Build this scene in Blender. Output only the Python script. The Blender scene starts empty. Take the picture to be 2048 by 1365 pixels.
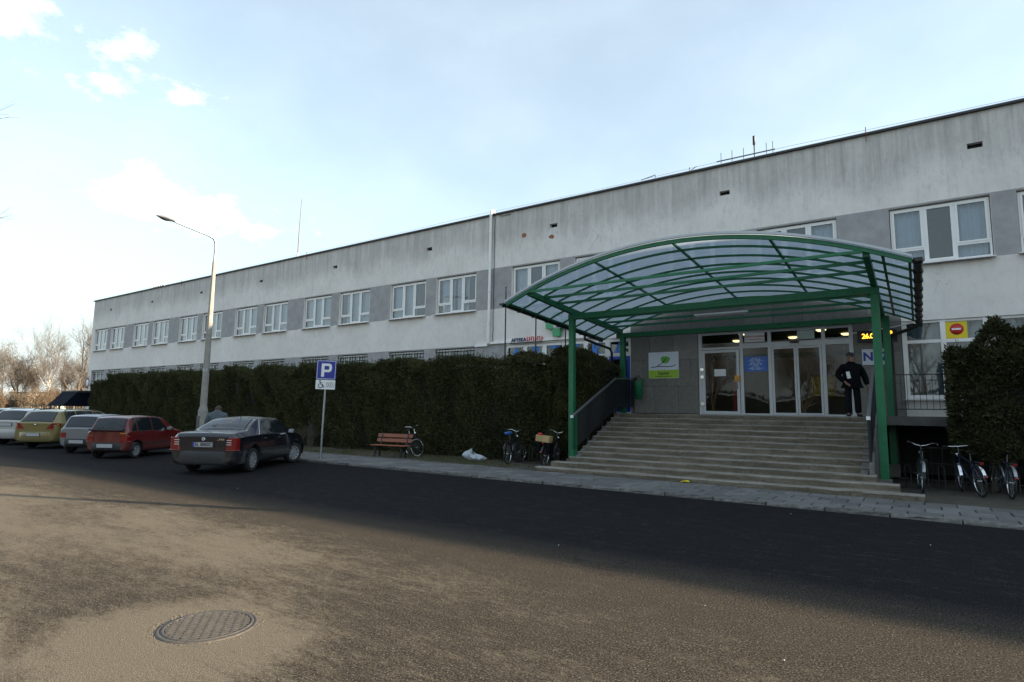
import bpy, bmesh, math, random
import numpy as np
from mathutils import Vector, Matrix
random.seed(7); rng = np.random.default_rng(11)
sc = bpy.context.scene
COL = sc.collection
R_ = math.radians

# ------------------------------------------------------------------ camera
# facade runs along +X, +Y goes into the building, the road is at z = 0
F_PX, CAM_H = 1180.0, 1.72
ROLL, HOR = 0.0146, 138.6
def camera():
    n = np.array([-ROLL, 1.0]); n /= np.linalg.norm(n)
    up = np.array([-n[0]*F_PX, -n[1]*F_PX, HOR*1.012]); up /= np.linalg.norm(up)
    left = np.array([-709-1024.0, 797-682.5, F_PX]); left -= up*(left@up); left /= np.linalg.norm(left)
    X = -left; Y = np.cross(up, X)
    R = np.stack([X, Y, up])
    r, d, f = R[:, 0], R[:, 1], R[:, 2]
    m = Matrix(((r[0], -d[0], -f[0], 0), (r[1], -d[1], -f[1], 0), (r[2], -d[2], -f[2], CAM_H), (0, 0, 0, 1)))
    cd = bpy.data.cameras.new('camera'); cd.sensor_width = 36; cd.lens = F_PX/2048*36
    cd.clip_start = 0.05; cd.clip_end = 5000
    co = bpy.data.objects.new('camera', cd); COL.objects.link(co); co.matrix_world = m
    sc.camera = co
camera()

# ------------------------------------------------------------------ sky and sun
SUN_DIR = Vector((0.928, 0.372, 0.2755)).normalized()       # towards the sun, low behind the building
SUN_EL = math.asin(SUN_DIR.z); SUN_AZ = math.atan2(SUN_DIR.x, SUN_DIR.y)
sc.view_settings.view_transform = 'Standard'; sc.view_settings.look = 'None'
sc.view_settings.gamma = 1; sc.view_settings.use_curve_mapping = False
sc.view_settings.exposure = 1.88
def make_world():
    w = bpy.data.worlds.new('World'); sc.world = w; w.use_nodes = True
    nt = w.node_tree; N = nt.nodes; L = nt.links
    N.clear()
    out = N.new('ShaderNodeOutputWorld'); bg = N.new('ShaderNodeBackground'); bg.inputs[1].default_value = 0.076
    sky = N.new('ShaderNodeTexSky'); sky.sky_type = 'NISHITA'; sky.sun_disc = False
    sky.sun_elevation = SUN_EL; sky.sun_rotation = SUN_AZ
    sky.air_density = 1.0; sky.dust_density = 0.25; sky.ozone_density = 0.8; sky.altitude = 100
    tc = N.new('ShaderNodeTexCoord')
    def math_(op, a, b=None, c=None, clamp=False):
        n = N.new('ShaderNodeMath'); n.operation = op; n.use_clamp = clamp
        for i, q in enumerate((a, b, c)):
            if q is None: continue
            if isinstance(q, (int, float)): n.inputs[i].default_value = q
            else: L.new(q, n.inputs[i])
        return n.outputs[0]
    def noise(scale, detail, rough, vec):
        n = N.new('ShaderNodeTexNoise'); n.inputs['Scale'].default_value = scale; n.inputs['Detail'].default_value = detail
        n.inputs['Roughness'].default_value = rough; L.new(vec, n.inputs['Vector']); return n
    mp = N.new('ShaderNodeMapping'); mp.inputs['Scale'].default_value = (1, 1, 1.7); L.new(tc.outputs['Generated'], mp.inputs[0])
    P = mp.outputs[0]
    nz = noise(9, 10, 0.66, P)
    big = noise(2.2, 4, 0.5, P)
    # clouds at fixed bearings of the sky: (direction, angular radius, thickness)
    blobs = CLOUDS
    field = None
    for (d, r, k) in blobs:
        vs = N.new('ShaderNodeVectorMath'); vs.operation = 'DISTANCE'
        L.new(P, vs.inputs[0]); vs.inputs[1].default_value = (d[0], d[1], d[2]*1.7)
        b = math_('MULTIPLY', math_('SUBTRACT', 1.0, math_('DIVIDE', vs.outputs['Value'], r)), k)
        b = math_('MAXIMUM', b, -1.0)
        field = b if field is None else math_('MAXIMUM', field, b)
    nn = math_('MULTIPLY', math_('SUBTRACT', nz.outputs[0], 0.5), 2.6)
    s = math_('ADD', field, nn)
    ss = N.new('ShaderNodeMapRange'); ss.interpolation_type = 'SMOOTHSTEP'; L.new(s, ss.inputs[0])
    ss.inputs[1].default_value = 0.0; ss.inputs[2].default_value = 1.15; ss.inputs[3].default_value = 0; ss.inputs[4].default_value = 0.8
    # thin veil everywhere
    ve = N.new('ShaderNodeMapRange'); ve.interpolation_type = 'SMOOTHSTEP'
    L.new(math_('ADD', math_('MULTIPLY', big.outputs[0], 0.75), math_('MULTIPLY', nz.outputs[0], 0.25)), ve.inputs[0])
    ve.inputs[1].default_value = 0.3; ve.inputs[2].default_value = 0.75; ve.inputs[3].default_value = 0.18; ve.inputs[4].default_value = 0.27
    m = math_('MAXIMUM', ss.outputs[0], ve.outputs[0])
    tint = N.new('ShaderNodeMix'); tint.data_type = 'RGBA'; tint.blend_type = 'MULTIPLY'; tint.inputs[0].default_value = 1; L.new(sky.outputs[0], tint.inputs[6]); tint.inputs[7].default_value = (.99, 1.03, .955, 1)
    mix = N.new('ShaderNodeMix'); mix.data_type = 'RGBA'; L.new(m, mix.inputs[0]); L.new(tint.outputs[2], mix.inputs[6])
    mix.inputs[7].default_value = (7.3, 7.9, 8.2, 1)
    # pale haze towards the horizon, the same all round
    sp_ = N.new('ShaderNodeSeparateXYZ'); L.new(tc.outputs['Generated'], sp_.inputs[0])
    hz = N.new('ShaderNodeMapRange'); hz.interpolation_type = 'SMOOTHSTEP'; L.new(sp_.outputs[2], hz.inputs[0])
    hz.inputs[1].default_value = 0.0; hz.inputs[2].default_value = 0.38; hz.inputs[3].default_value = 0.92; hz.inputs[4].default_value = 0.0
    mix2 = N.new('ShaderNodeMix'); mix2.data_type = 'RGBA'; L.new(hz.outputs[0], mix2.inputs[0]); L.new(mix.outputs[2], mix2.inputs[6])
    mix2.inputs[7].default_value = (3.05, 3.5, 3.65, 1); mix = mix2
    L.new(mix.outputs[2], bg.inputs[0]); L.new(bg.outputs[0], out.inputs[0])
def sky_dir(u, v):
    c = sc.camera.matrix_world.to_3x3()
    d = c @ Vector(((u-1024), -(v-682.5), -F_PX)); return d.normalized()
CLOUDS = [(sky_dir(320, 395), .12, 1.15), (sky_dir(410, 430), .11, 1.15), (sky_dir(240, 410), .09, .8), (sky_dir(510, 465), .09, .8), (sky_dir(180, 420), .06, .5),
          (sky_dir(232, 95), .085, .85), (sky_dir(210, 165), .075, .75), (sky_dir(385, 190), .075, .8), (sky_dir(20, 25), .13, .65), (sky_dir(440, 322), .035, .5), (sky_dir(270, 140), .06, .7), (sky_dir(560, 440), .08, .6),
          (sky_dir(60, 640), .12, .6), (sky_dir(-500, 300), .3, .8), (sky_dir(-900, 560), .25, .8), (sky_dir(2900, 380), .3, .6)]
make_world()
sl = bpy.data.lights.new('sun', 'SUN'); sl.energy = 4.3; sl.angle = R_(0.45); sl.color = (1.0, 0.83, 0.61)
so = bpy.data.objects.new('sun', sl); COL.objects.link(so); so.location = (40, 40, 40)
so.rotation_euler = SUN_DIR.to_track_quat('Z', 'Y').to_euler()

# ------------------------------------------------------------------ helpers
class MB:
    def __init__(s): s.v = []; s.f = []; s.m = []; s.s = []
    def add(s, vs, fs, mat=0, smooth=False):
        o = len(s.v); s.v.extend([tuple(p) for p in vs])
        for f in fs: s.f.append(tuple(i+o for i in f)); s.m.append(mat); s.s.append(smooth)
        return s
    def box(s, x0, x1, y0, y1, z0, z1, mat=0):
        v = [(x0,y0,z0),(x1,y0,z0),(x1,y1,z0),(x0,y1,z0),(x0,y0,z1),(x1,y0,z1),(x1,y1,z1),(x0,y1,z1)]
        return s.add(v, [(0,3,2,1),(4,5,6,7),(0,1,5,4),(1,2,6,5),(2,3,7,6),(3,0,4,7)], mat)
    def bar(s, a, b, w, h, mat=0, up=(0,0,1)):
        a = Vector(a); b = Vector(b); d = (b-a).normalized(); up = Vector(up)
        sd = d.cross(up)
        if sd.length < 1e-4: sd = d.cross(Vector((0,1,0)))
        sd.normalize(); u = sd.cross(d).normalized()
        v = []
        for p in (a, b):
            for (i, j) in ((-1,-1),(1,-1),(1,1),(-1,1)): v.append(p + sd*(i*w/2) + u*(j*h/2))
        return s.add(v, [(0,1,2,3),(7,6,5,4),(0,4,5,1),(1,5,6,2),(2,6,7,3),(3,7,4,0)], mat)
    def tube(s, pts, r, n=8, mat=0, caps=True, smooth=True):
        P = [Vector(p) for p in pts]; k = len(P)
        rs = r if isinstance(r, (list, tuple)) else [r]*k
        vs = []; prev = None
        for i in range(k):
            t = (P[min(i+1,k-1)]-P[max(i-1,0)])
            if t.length < 1e-9: t = Vector((0,0,1))
            t.normalize()
            if prev is None:
                a = Vector((0,0,1)) if abs(t.z) < .9 else Vector((1,0,0))
                nrm = t.cross(a).normalized()
            else:
                nrm = prev - t*prev.dot(t)
                if nrm.length < 1e-6: nrm = t.orthogonal()
                nrm.normalize()
            prev = nrm; bn = t.cross(nrm)
            for j in range(n):
                an = 2*math.pi*j/n; vs.append(P[i] + (nrm*math.cos(an)+bn*math.sin(an))*rs[i])
        fs = [(i*n+j, i*n+(j+1)%n, (i+1)*n+(j+1)%n, (i+1)*n+j) for i in range(k-1) for j in range(n)]
        s.add(vs, fs, mat, smooth)
        if caps: s.add(vs[:n], [tuple(range(n-1,-1,-1))], mat); s.add(vs[-n:], [tuple(range(n))], mat)
        return s
    def lathe(s, prof, n=24, mat=0, axis='z', c=(0,0,0), smooth=True, closed=False):
        vs = []
        for (r, h) in prof:
            for j in range(n):
                a = 2*math.pi*j/n; p = (r*math.cos(a), r*math.sin(a), h)
                if axis == 'x': p = (p[2], p[0], p[1])
                if axis == 'y': p = (p[0], p[2], p[1])
                vs.append((p[0]+c[0], p[1]+c[1], p[2]+c[2]))
        k = len(prof)
        fs = [(i*n+j, i*n+(j+1)%n, ((i+1)%k)*n+(j+1)%n, ((i+1)%k)*n+j) for i in range(k if closed else k-1) for j in range(n)]
        return s.add(vs, fs, mat, smooth)
    def grid(s, fn, nu, nv, mat=0, smooth=True):
        vs = [fn(i/nu, j/nv) for i in range(nu+1) for j in range(nv+1)]
        fs = [(i*(nv+1)+j, (i+1)*(nv+1)+j, (i+1)*(nv+1)+j+1, i*(nv+1)+j+1) for i in range(nu) for j in range(nv)]
        return s.add(vs, fs, mat, smooth)
    def prism(s, poly, axis, a, b, mat=0):
        # poly: 2D outline in the two other axes; extruded along axis from a to b
        def p3(p, t): return {'x': (t,p[0],p[1]), 'y': (p[0],t,p[1]), 'z': (p[0],p[1],t)}[axis]
        n = len(poly); vs = [p3(p,a) for p in poly]+[p3(p,b) for p in poly]
        return s.add(vs, [tuple(range(n)), tuple(range(2*n-1,n-1,-1))]+[(i,(i+1)%n,n+(i+1)%n,n+i) for i in range(n)], mat)
    def mesh(s, name, mats, bevel=0, fix=True, bseg=1):
        me = bpy.data.meshes.new(name); me.from_pydata(s.v, [], s.f)
        for m in (mats if isinstance(mats, (list, tuple)) else [mats]): me.materials.append(m)
        me.polygons.foreach_set('material_index', s.m); me.polygons.foreach_set('use_smooth', s.s)
        if fix or bevel:
            bm = bmesh.new(); bm.from_mesh(me)
            if bevel:
                bmesh.ops.remove_doubles(bm, verts=bm.verts, dist=1e-5)
                es = [e for e in bm.edges if len(e.link_faces) == 2 and e.calc_face_angle(0) > .6]
                bmesh.ops.bevel(bm, geom=es, offset=bevel, segments=bseg, affect='EDGES', profile=.5, clamp_overlap=True)
            bmesh.ops.recalc_face_normals(bm, faces=bm.faces)
            bm.to_mesh(me); bm.free()
        me.update(); return me
    def build(s, name, mats, parent=None, loc=None, rot=None, bevel=0, fix=True, world=False, bseg=1):
        return put(name, s.mesh(name, mats, bevel, fix, bseg), parent, loc, rot, world)
def put(name, me, parent=None, loc=None, rot=None, world=False, scale=None):
    o = bpy.data.objects.new(name, me); COL.objects.link(o)
    if parent is not None: o.parent = parent
    L = Vector(loc) if loc is not None else Vector((0,0,0))
    if world and parent is not None: L = L - parent.location
    o.location = L
    if rot is not None: o.rotation_euler = rot
    if scale is not None: o.scale = scale
    return o
def tag(o, label, cat=None, group=None, kind=None):
    if label: o['label'] = label
    if cat: o['category'] = cat
    if group: o['group'] = group
    if kind: o['kind'] = kind
    return o
def thing(name, label, cat, loc=(0,0,0), rotz=0, group=None):
    o = bpy.data.objects.new(name, None); COL.objects.link(o); o.location = loc; o.rotation_euler = (0,0,rotz)
    o.empty_display_size = .2
    return tag(o, label, cat, group)
def copy_tree(o, parent=None):
    c = o.copy(); COL.objects.link(c); c.parent = parent
    for ch in list(o.children): copy_tree(ch, c)
    return c
def fast_mesh(name, V, F, mats, smooth=False):
    V = np.asarray(V, np.float32); F = np.asarray(F, np.int32); k = F.shape[1]
    me = bpy.data.meshes.new(name); me.vertices.add(len(V)); me.vertices.foreach_set('co', V.ravel())
    me.loops.add(F.size); me.loops.foreach_set('vertex_index', F.ravel())
    me.polygons.add(len(F)); me.polygons.foreach_set('loop_start', np.arange(0, F.size, k, dtype=np.int32))
    me.polygons.foreach_set('use_smooth', np.full(len(F), smooth))
    for m in (mats if isinstance(mats, (list, tuple)) else [mats]): me.materials.append(m)
    me.update(calc_edges=True); return me
def evaluated(o, name):
    dg = bpy.context.evaluated_depsgraph_get(); dg.update()
    me = bpy.data.meshes.new_from_object(o.evaluated_get(dg)); me.name = name; return me
def text_mesh(body, size, mat, extrude=.004, bold=0.0, align='CENTER', spacing=1.0):
    cu = bpy.data.curves.new('lettering', 'FONT'); cu.body = body; cu.size = size; cu.extrude = extrude; cu.offset = bold
    cu.align_x = align; cu.align_y = 'CENTER'; cu.resolution_u = 3; cu.space_character = spacing
    o = bpy.data.objects.new('lettering', cu); COL.objects.link(o)
    me = evaluated(o, 'lettering'); bpy.data.objects.remove(o)
    me.materials.clear(); me.materials.append(mat); return me
UPR = (math.pi/2, 0, 0)   # text standing upright, facing -Y

# ------------------------------------------------------------------ materials
def mat(name, col=(.5,.5,.5), rough=.6, metal=0, spec=.5, var=0, vscale=4, bump=0, bscale=40, orand=0, emit=None, es=1, coat=0, stretch=None, detail=6):
    m = bpy.data.materials.new(name); m.use_nodes = True; nt = m.node_tree; N = nt.nodes; L = nt.links
    b = N['Principled BSDF']; b.inputs['Base Color'].default_value = (*col, 1); b.inputs['Roughness'].default_value = rough
    b.inputs['Metallic'].default_value = metal; b.inputs['Specular IOR Level'].default_value = spec; b.inputs['Coat Weight'].default_value = coat
    b.inputs['Coat Roughness'].default_value = .05
    if emit: b.inputs['Emission Color'].default_value = (*emit, 1); b.inputs['Emission Strength'].default_value = es
    src = None
    if var or bump:
        tc = N.new('ShaderNodeTexCoord'); vec = tc.outputs['Object']
        if orand:
            oi = N.new('ShaderNodeObjectInfo'); va = N.new('ShaderNodeVectorMath'); va.operation = 'MULTIPLY_ADD'
            L.new(oi.outputs['Random'], va.inputs[0]); va.inputs[1].default_value = (37, 19, 53); L.new(vec, va.inputs[2]); vec = va.outputs[0]
        if stretch:
            mp = N.new('ShaderNodeMapping'); mp.inputs['Scale'].default_value = stretch; L.new(vec, mp.inputs[0]); vec = mp.outputs[0]
    if var or orand:
        hs = N.new('ShaderNodeHueSaturation'); hs.inputs['Color'].default_value = (*col, 1)
        val = None
        if var:
            nz = N.new('ShaderNodeTexNoise'); nz.inputs['Scale'].default_value = vscale; nz.inputs['Detail'].default_value = detail; nz.inputs['Roughness'].default_value = .65
            L.new(vec, nz.inputs['Vector'])
            mr = N.new('ShaderNodeMapRange'); L.new(nz.outputs[0], mr.inputs[0]); mr.inputs[1].default_value = .25; mr.inputs[2].default_value = .75
            mr.inputs[3].default_value = 1-var; mr.inputs[4].default_value = 1+var; val = mr.outputs[0]
        if orand:
            oi2 = N.new('ShaderNodeObjectInfo'); mr2 = N.new('ShaderNodeMapRange'); L.new(oi2.outputs['Random'], mr2.inputs[0])
            mr2.inputs[3].default_value = 1-orand; mr2.inputs[4].default_value = 1+orand
            if val is None: val = mr2.outputs[0]
            else:
                mu = N.new('ShaderNodeMath'); mu.operation = 'MULTIPLY'; L.new(val, mu.inputs[0]); L.new(mr2.outputs[0], mu.inputs[1]); val = mu.outputs[0]
        L.new(val, hs.inputs['Value']); L.new(hs.outputs[0], b.inputs['Base Color'])
    if bump:
        n2 = N.new('ShaderNodeTexNoise'); n2.inputs['Scale'].default_value = bscale; n2.inputs['Detail'].default_value = 4; L.new(vec, n2.inputs['Vector'])
        bp = N.new('ShaderNodeBump'); bp.inputs['Strength'].default_value = min(1, bump); bp.inputs['Distance'].default_value = .01; L.new(n2.outputs[0], bp.inputs['Height']); L.new(bp.outputs[0], b.inputs['Normal'])
    return m
class NT:
    """small node-graph helper"""
    def __init__(s, m): s.nt = m.node_tree; s.N = s.nt.nodes; s.L = s.nt.links; s.b = s.N['Principled BSDF']
    def pos(s): return s.N.new('ShaderNodeNewGeometry').outputs['Position']
    def noise(s, vec, scale, detail=6, rough=.6, stretch=None):
        if stretch:
            mp = s.N.new('ShaderNodeMapping'); mp.inputs['Scale'].default_value = stretch; s.L.new(vec, mp.inputs[0]); vec = mp.outputs[0]
        n = s.N.new('ShaderNodeTexNoise'); n.inputs['Scale'].default_value = scale; n.inputs['Detail'].default_value = detail; n.inputs['Roughness'].default_value = rough
        s.L.new(vec, n.inputs['Vector']); return n.outputs[0]
    def map(s, v, a, b, c=0, d=1, smooth=True):
        n = s.N.new('ShaderNodeMapRange'); n.interpolation_type = 'SMOOTHSTEP' if smooth else 'LINEAR'
        s.L.new(v, n.inputs[0])
        for i, q in enumerate((a,b,c,d)): n.inputs[i+1].default_value = q
        return n.outputs[0]
    def m(s, op, a, b=None):
        n = s.N.new('ShaderNodeMath'); n.operation = op
        for i, q in enumerate((a, b)):
            if q is None: continue
            if isinstance(q, (int, float)): n.inputs[i].default_value = q
            else: s.L.new(q, n.inputs[i])
        return n.outputs[0]
    def mix(s, f, a, b):
        n = s.N.new('ShaderNodeMix'); n.data_type = 'RGBA'
        for i, q in ((0, f), (6, a), (7, b)):
            if isinstance(q, tuple): n.inputs[i].default_value = (*q, 1)
            elif isinstance(q, (int, float)): n.inputs[i].default_value = q
            else: s.L.new(q, n.inputs[i])
        return n.outputs[2]
    def sep(s, v):
        n = s.N.new('ShaderNodeSeparateXYZ'); s.L.new(v, n.inputs[0]); return n.outputs
    def dist(s, v, p):
        n = s.N.new('ShaderNodeVectorMath'); n.operation = 'DISTANCE'; s.L.new(v, n.inputs[0]); n.inputs[1].default_value = p; return n.outputs['Value']
    def color(s, c): s.L.new(c, s.b.inputs['Base Color'])
    def bump(s, h, strength=.5, dist=.01):
        n = s.N.new('ShaderNodeBump'); n.inputs['Strength'].default_value = strength; n.inputs['Distance'].default_value = dist
        s.L.new(h, n.inputs['Height']); s.L.new(n.outputs[0], s.b.inputs['Normal'])
def newmat(name, rough=.7, spec=.3):
    m = bpy.data.materials.new(name); m.use_nodes = True; t = NT(m); t.b.inputs['Roughness'].default_value = rough; t.b.inputs['Specular IOR Level'].default_value = spec
    return m, t
def glass_mat(name, tint=(.75,.82,.85), ior=1.45, rough=.0, body=None, bodyf=.3, gloss=(.95,.97,1), fk=1.7, fo=.03):
    m = bpy.data.materials.new(name); m.use_nodes = True; nt = m.node_tree; N = nt.nodes; L = nt.links
    N.remove(N['Principled BSDF']); out = N['Material Output']
    tr = N.new('ShaderNodeBsdfTransparent'); tr.inputs[0].default_value = (*tint, 1)
    gl = N.new('ShaderNodeBsdfGlossy'); gl.inputs['Roughness'].default_value = rough; gl.inputs[0].default_value = (*gloss, 1)
    fr = N.new('ShaderNodeFresnel'); fr.inputs[0].default_value = ior
    # double pane: a little more reflective than a single surface
    mu = N.new('ShaderNodeMath'); mu.operation = 'MULTIPLY_ADD'; mu.use_clamp = True; mu.inputs[1].default_value = fk; mu.inputs[2].default_value = fo; L.new(fr.outputs[0], mu.inputs[0])
    base = tr.outputs[0]
    if body:
        df = N.new('ShaderNodeBsdfDiffuse'); df.inputs[0].default_value = (*body, 1); mm = N.new('ShaderNodeMixShader'); mm.inputs[0].default_value = bodyf
        L.new(tr.outputs[0], mm.inputs[1]); L.new(df.outputs[0], mm.inputs[2]); base = mm.outputs[0]
    mx = N.new('ShaderNodeMixShader'); L.new(mu.outputs[0], mx.inputs[0]); L.new(base, mx.inputs[1]); L.new(gl.outputs[0], mx.inputs[2]); L.new(mx.outputs[0], out.inputs[0])
    return m

# plaster with rain streaks running down from the roof edge
def plaster():
    m, t = newmat('plaster', .9, .2); p = t.pos(); x, y, z = t.sep(p)
    big = t.noise(p, .35, 5, .6); mid = t.noise(p, 2.2, 7, .7); fine = t.noise(p, 38, 3, .6)
    st = t.noise(p, 1.0, 7, .75, stretch=(3.2, 3.2, .16)); st2 = t.noise(p, 1.0, 5, .7, stretch=(9, 9, .35))
    low = t.noise(p, .5, 3, .5, stretch=(1, 1, .2))
    edge = t.m('ADD', z, t.m('MULTIPLY', t.m('SUBTRACT', low, .5), 1.8))
    top = t.map(edge, 8.3, 9.5)
    s = t.m('MULTIPLY', top, t.m('ADD', t.m('MULTIPLY', t.map(st, .36, .66), .62), t.m('MULTIPLY', t.map(st2, .42, .7), .38)))
    base = t.mix(t.map(big, .3, .7), (.74,.695,.655), (.83,.785,.745))
    base = t.mix(t.m('MULTIPLY', t.map(mid, .42, .72), .5), base, (.62,.585,.555))
    base = t.mix(t.m('MULTIPLY', t.map(t.noise(p, .9, 6, .7), .42, .72), .3), base, (.66,.625,.595))
    base = t.mix(t.m('MULTIPLY', top, .46), base, (.47,.445,.425))
    base = t.mix(t.m('MULTIPLY', t.m('MULTIPLY', t.map(t.noise(p, 1, 6, .8, stretch=(7, 7, 3)), .46, .7), t.map(z, 7.9, 8.8, .35, 1)), .42), base, (.33,.315,.30))
    base = t.mix(t.m('MULTIPLY', s, .72), base, (.28,.265,.255))
    sill = t.m('MULTIPLY', t.map(z, 5.35, 6.05), t.map(t.noise(p, 1, 5, .75, stretch=(3.5, 3.5, .3)), .5, .72))
    base = t.mix(t.m('MULTIPLY', sill, .32), base, (.45,.42,.40))
    vor = t.N.new('ShaderNodeTexVoronoi'); vor.feature = 'DISTANCE_TO_EDGE'; vor.inputs['Scale'].default_value = .55
    wv = t.N.new('ShaderNodeVectorMath'); wv.operation = 'MULTIPLY_ADD'; t.L.new(t.noise(p, 3, 5, .6), wv.inputs[0]); wv.inputs[1].default_value = (.9, 0, .9); t.L.new(p, wv.inputs[2])
    t.L.new(wv.outputs[0], vor.inputs['Vector'])
    crack = t.m('MULTIPLY', t.map(vor.outputs['Distance'], 0, .006, 1, 0), t.map(t.noise(p, .45, 3), .56, .66))
    base = t.mix(t.m('MULTIPLY', crack, .5), base, (.2,.2,.21))
    t.color(base); t.bump(t.m('ADD', fine, t.m('MULTIPLY', mid, .8)), .35, .012); return m
M = {}
M['plaster'] = plaster()
M['band'] = mat('grey_paint', (.355,.345,.342), .9, spec=.2, var=.2, vscale=2.3, bump=.3, bscale=40)
M['stone'] = mat('stone_slab', (.20,.185,.168), .6, spec=.4, var=.22, vscale=9, bump=.25, bscale=60, orand=.16)
M['white_frame'] = mat('white_plastic', (.82,.80,.78), .35, var=.05, vscale=3)
M['door_metal'] = mat('white_lacquer', (.56,.56,.57), .4, var=.06, vscale=5)
M['sill'] = mat('sill_metal', (.72,.72,.73), .45, var=.12, vscale=6)
M['dark'] = mat('dark_void', (.012,.012,.013), .9)
M['room'] = mat('room_wall', (.24,.23,.21), .9, var=.1)
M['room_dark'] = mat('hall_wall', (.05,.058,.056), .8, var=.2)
M['curtain'] = mat('curtain', (.58,.63,.69), .9, var=.06)
M['glass'] = glass_mat('window_glass', (.72,.8,.84), 1.5)
M['door_glass'] = glass_mat('door_glass', (.55,.6,.6), 1.4, fk=1.3, fo=.0)
M['roofing'] = mat('roof_felt', (.07,.07,.075), .9, var=.2)
M['fascia'] = mat('dark_fascia', (.03,.03,.033), .6)
M['flashing'] = mat('zinc_flashing', (.5,.5,.5), .45, metal=.6, var=.1)
M['green'] = mat('green_paint', (.012,.145,.06), .45, var=.2, vscale=6, spec=.45)
M['gutter'] = mat('brown_gutter', (.016,.013,.012), .45)
M['black'] = mat('black_metal', (.014,.015,.018), .45, var=.15, vscale=20)
M['rail_cap'] = mat('grey_handrail', (.115,.12,.13), .4, var=.1)
M['concrete'] = mat('concrete', (.155,.142,.118), .9, spec=.2, var=.38, vscale=2.6, bump=.6, bscale=45, orand=.08)
M['concrete_dark'] = mat('weathered_concrete', (.15,.145,.135), .9, spec=.2, var=.3, vscale=2.5, bump=.5, bscale=30)
M['slab'] = mat('paving_slab', (.15,.147,.142), .85, spec=.3, var=.24, vscale=5, bump=.5, bscale=50, orand=.2)
M['kerb'] = mat('kerb_stone', (.135,.13,.122), .9, spec=.2, var=.5, vscale=9, bump=.7, bscale=22, orand=.15)
M['joint'] = mat('joint_soil', (.05,.047,.04), .95, var=.3, vscale=12)
M['soil'] = mat('soil', (.062,.055,.04), .95, var=.4, vscale=3, bump=.9, bscale=25)
M['steel'] = mat('galvanised', (.36,.37,.38), .45, metal=.7, var=.15, vscale=18)
M['chrome'] = mat('chrome', (.75,.76,.78), .18, metal=1)
M['white'] = mat('white_paint', (.8,.8,.8), .5, var=.04)
M['paper'] = mat('paper', (.72,.74,.74), .8)
M['blue'] = mat('sign_blue', (.022,.035,.30), .4)
M['lblue'] = mat('notice_blue', (.03,.13,.48), .4)
M['letter_blue'] = mat('letter_blue', (.03,.2,.62), .5)
M['red'] = mat('sign_red', (.55,.03,.025), .5)
M['ink'] = mat('ink', (.02,.02,.025), .6)
M['lime'] = mat('lime_green', (.34,.56,.03), .5)
M['leafgreen'] = mat('leaf_green', (.12,.4,.04), .5)
M['skyw'] = mat('sign_pale', (.66,.7,.78), .4, var=.05)
M['yellow'] = mat('poster_yellow', (.75,.56,.01), .5)
M['orange'] = mat('orange_plastic', (.7,.3,.02), .5)
M['navy'] = mat('letter_navy', (.012,.02,.1), .5)
M['led'] = mat('led_segments', (.3,.1,.0), .5, emit=(1, .42, .03), es=1.6)
M['lamp'] = mat('ceiling_lamp', (.8,.7,.5), .5, emit=(1, .78, .4), es=.9)
M['brick'] = mat('brick', (.30,.12,.065), .9, var=.3, vscale=15)
M['pole'] = mat('lamp_concrete', (.30,.285,.255), .9, var=.22, vscale=5, bump=.4, bscale=40)
M['gold_rim'] = mat('rust', (.16,.075,.035), .8, var=.4, vscale=12)
M['iron'] = mat('cast_iron', (.088,.077,.064), .62, metal=.2, var=.35, vscale=25, bump=.4, bscale=70)
M['bark'] = mat('bark', (.115,.088,.066), .95, var=.3, vscale=6)
M['twig_warm'] = mat('twig', (.125,.10,.08), .95, var=.25, vscale=4)
M['birch'] = mat('birch_bark', (.62,.58,.52), .8, var=.35, vscale=5)
M['dryleaf'] = mat('dry_leaf', (.125,.085,.05), .8, var=.4, vscale=1.5)
M['rubber'] = mat('rubber', (.018,.018,.019), .8, var=.15, vscale=14)
M['trim'] = mat('dark_plastic', (.03,.031,.033), .6, var=.15, vscale=12)
M['rim'] = mat('wheel_cover', (.33,.34,.35), .42, metal=.35, var=.15, vscale=20)
M['carglass'] = mat('car_glass', (.012,.016,.02), .03, spec=.6)
M['lens_red'] = mat('lens_red', (.20,.008,.008), .15, coat=.6)
M['lens_amber'] = mat('lens_amber', (.6,.2,.02), .2, coat=.5)
M['lens_white'] = mat('lens_white', (.6,.6,.6), .2, coat=.5)
M['plate'] = mat('plate_white', (.42,.43,.44), .45)
M['wood'] = mat('red_brown_slat', (.25,.072,.035), .5, var=.3, vscale=7, stretch=(.4,4,4))
M['crate'] = mat('crate_wood', (.5,.36,.17), .8, var=.25, vscale=8)
M['skin'] = mat('skin', (.26,.145,.10), .6)
M['jacket'] = mat('black_jacket', (.006,.0065,.009), .9, spec=.1, var=.25, vscale=14, bump=.6, bscale=16)
M['jacket_grey'] = mat('grey_jacket', (.075,.095,.11), .8, var=.25, vscale=12, bump=.6, bscale=14)
M['trouser'] = mat('dark_trousers', (.011,.012,.016), .9, spec=.1, var=.2, vscale=14)
M['hair'] = mat('brown_hair', (.05,.028,.016), .7)
M['bag'] = mat('plastic_sack', (.42,.45,.49), .5, var=.12, vscale=9)
M['saddle_blue'] = mat('blue_cover', (.03,.11,.36), .5, var=.15)
M['bike_blue'] = mat('bike_blue', (.014,.024,.055), .35)
M['bike_black'] = mat('bike_black', (.015,.016,.018), .4)
M['bike_green'] = mat('bike_teal', (.02,.05,.055), .4)
M['panel'] = None
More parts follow.
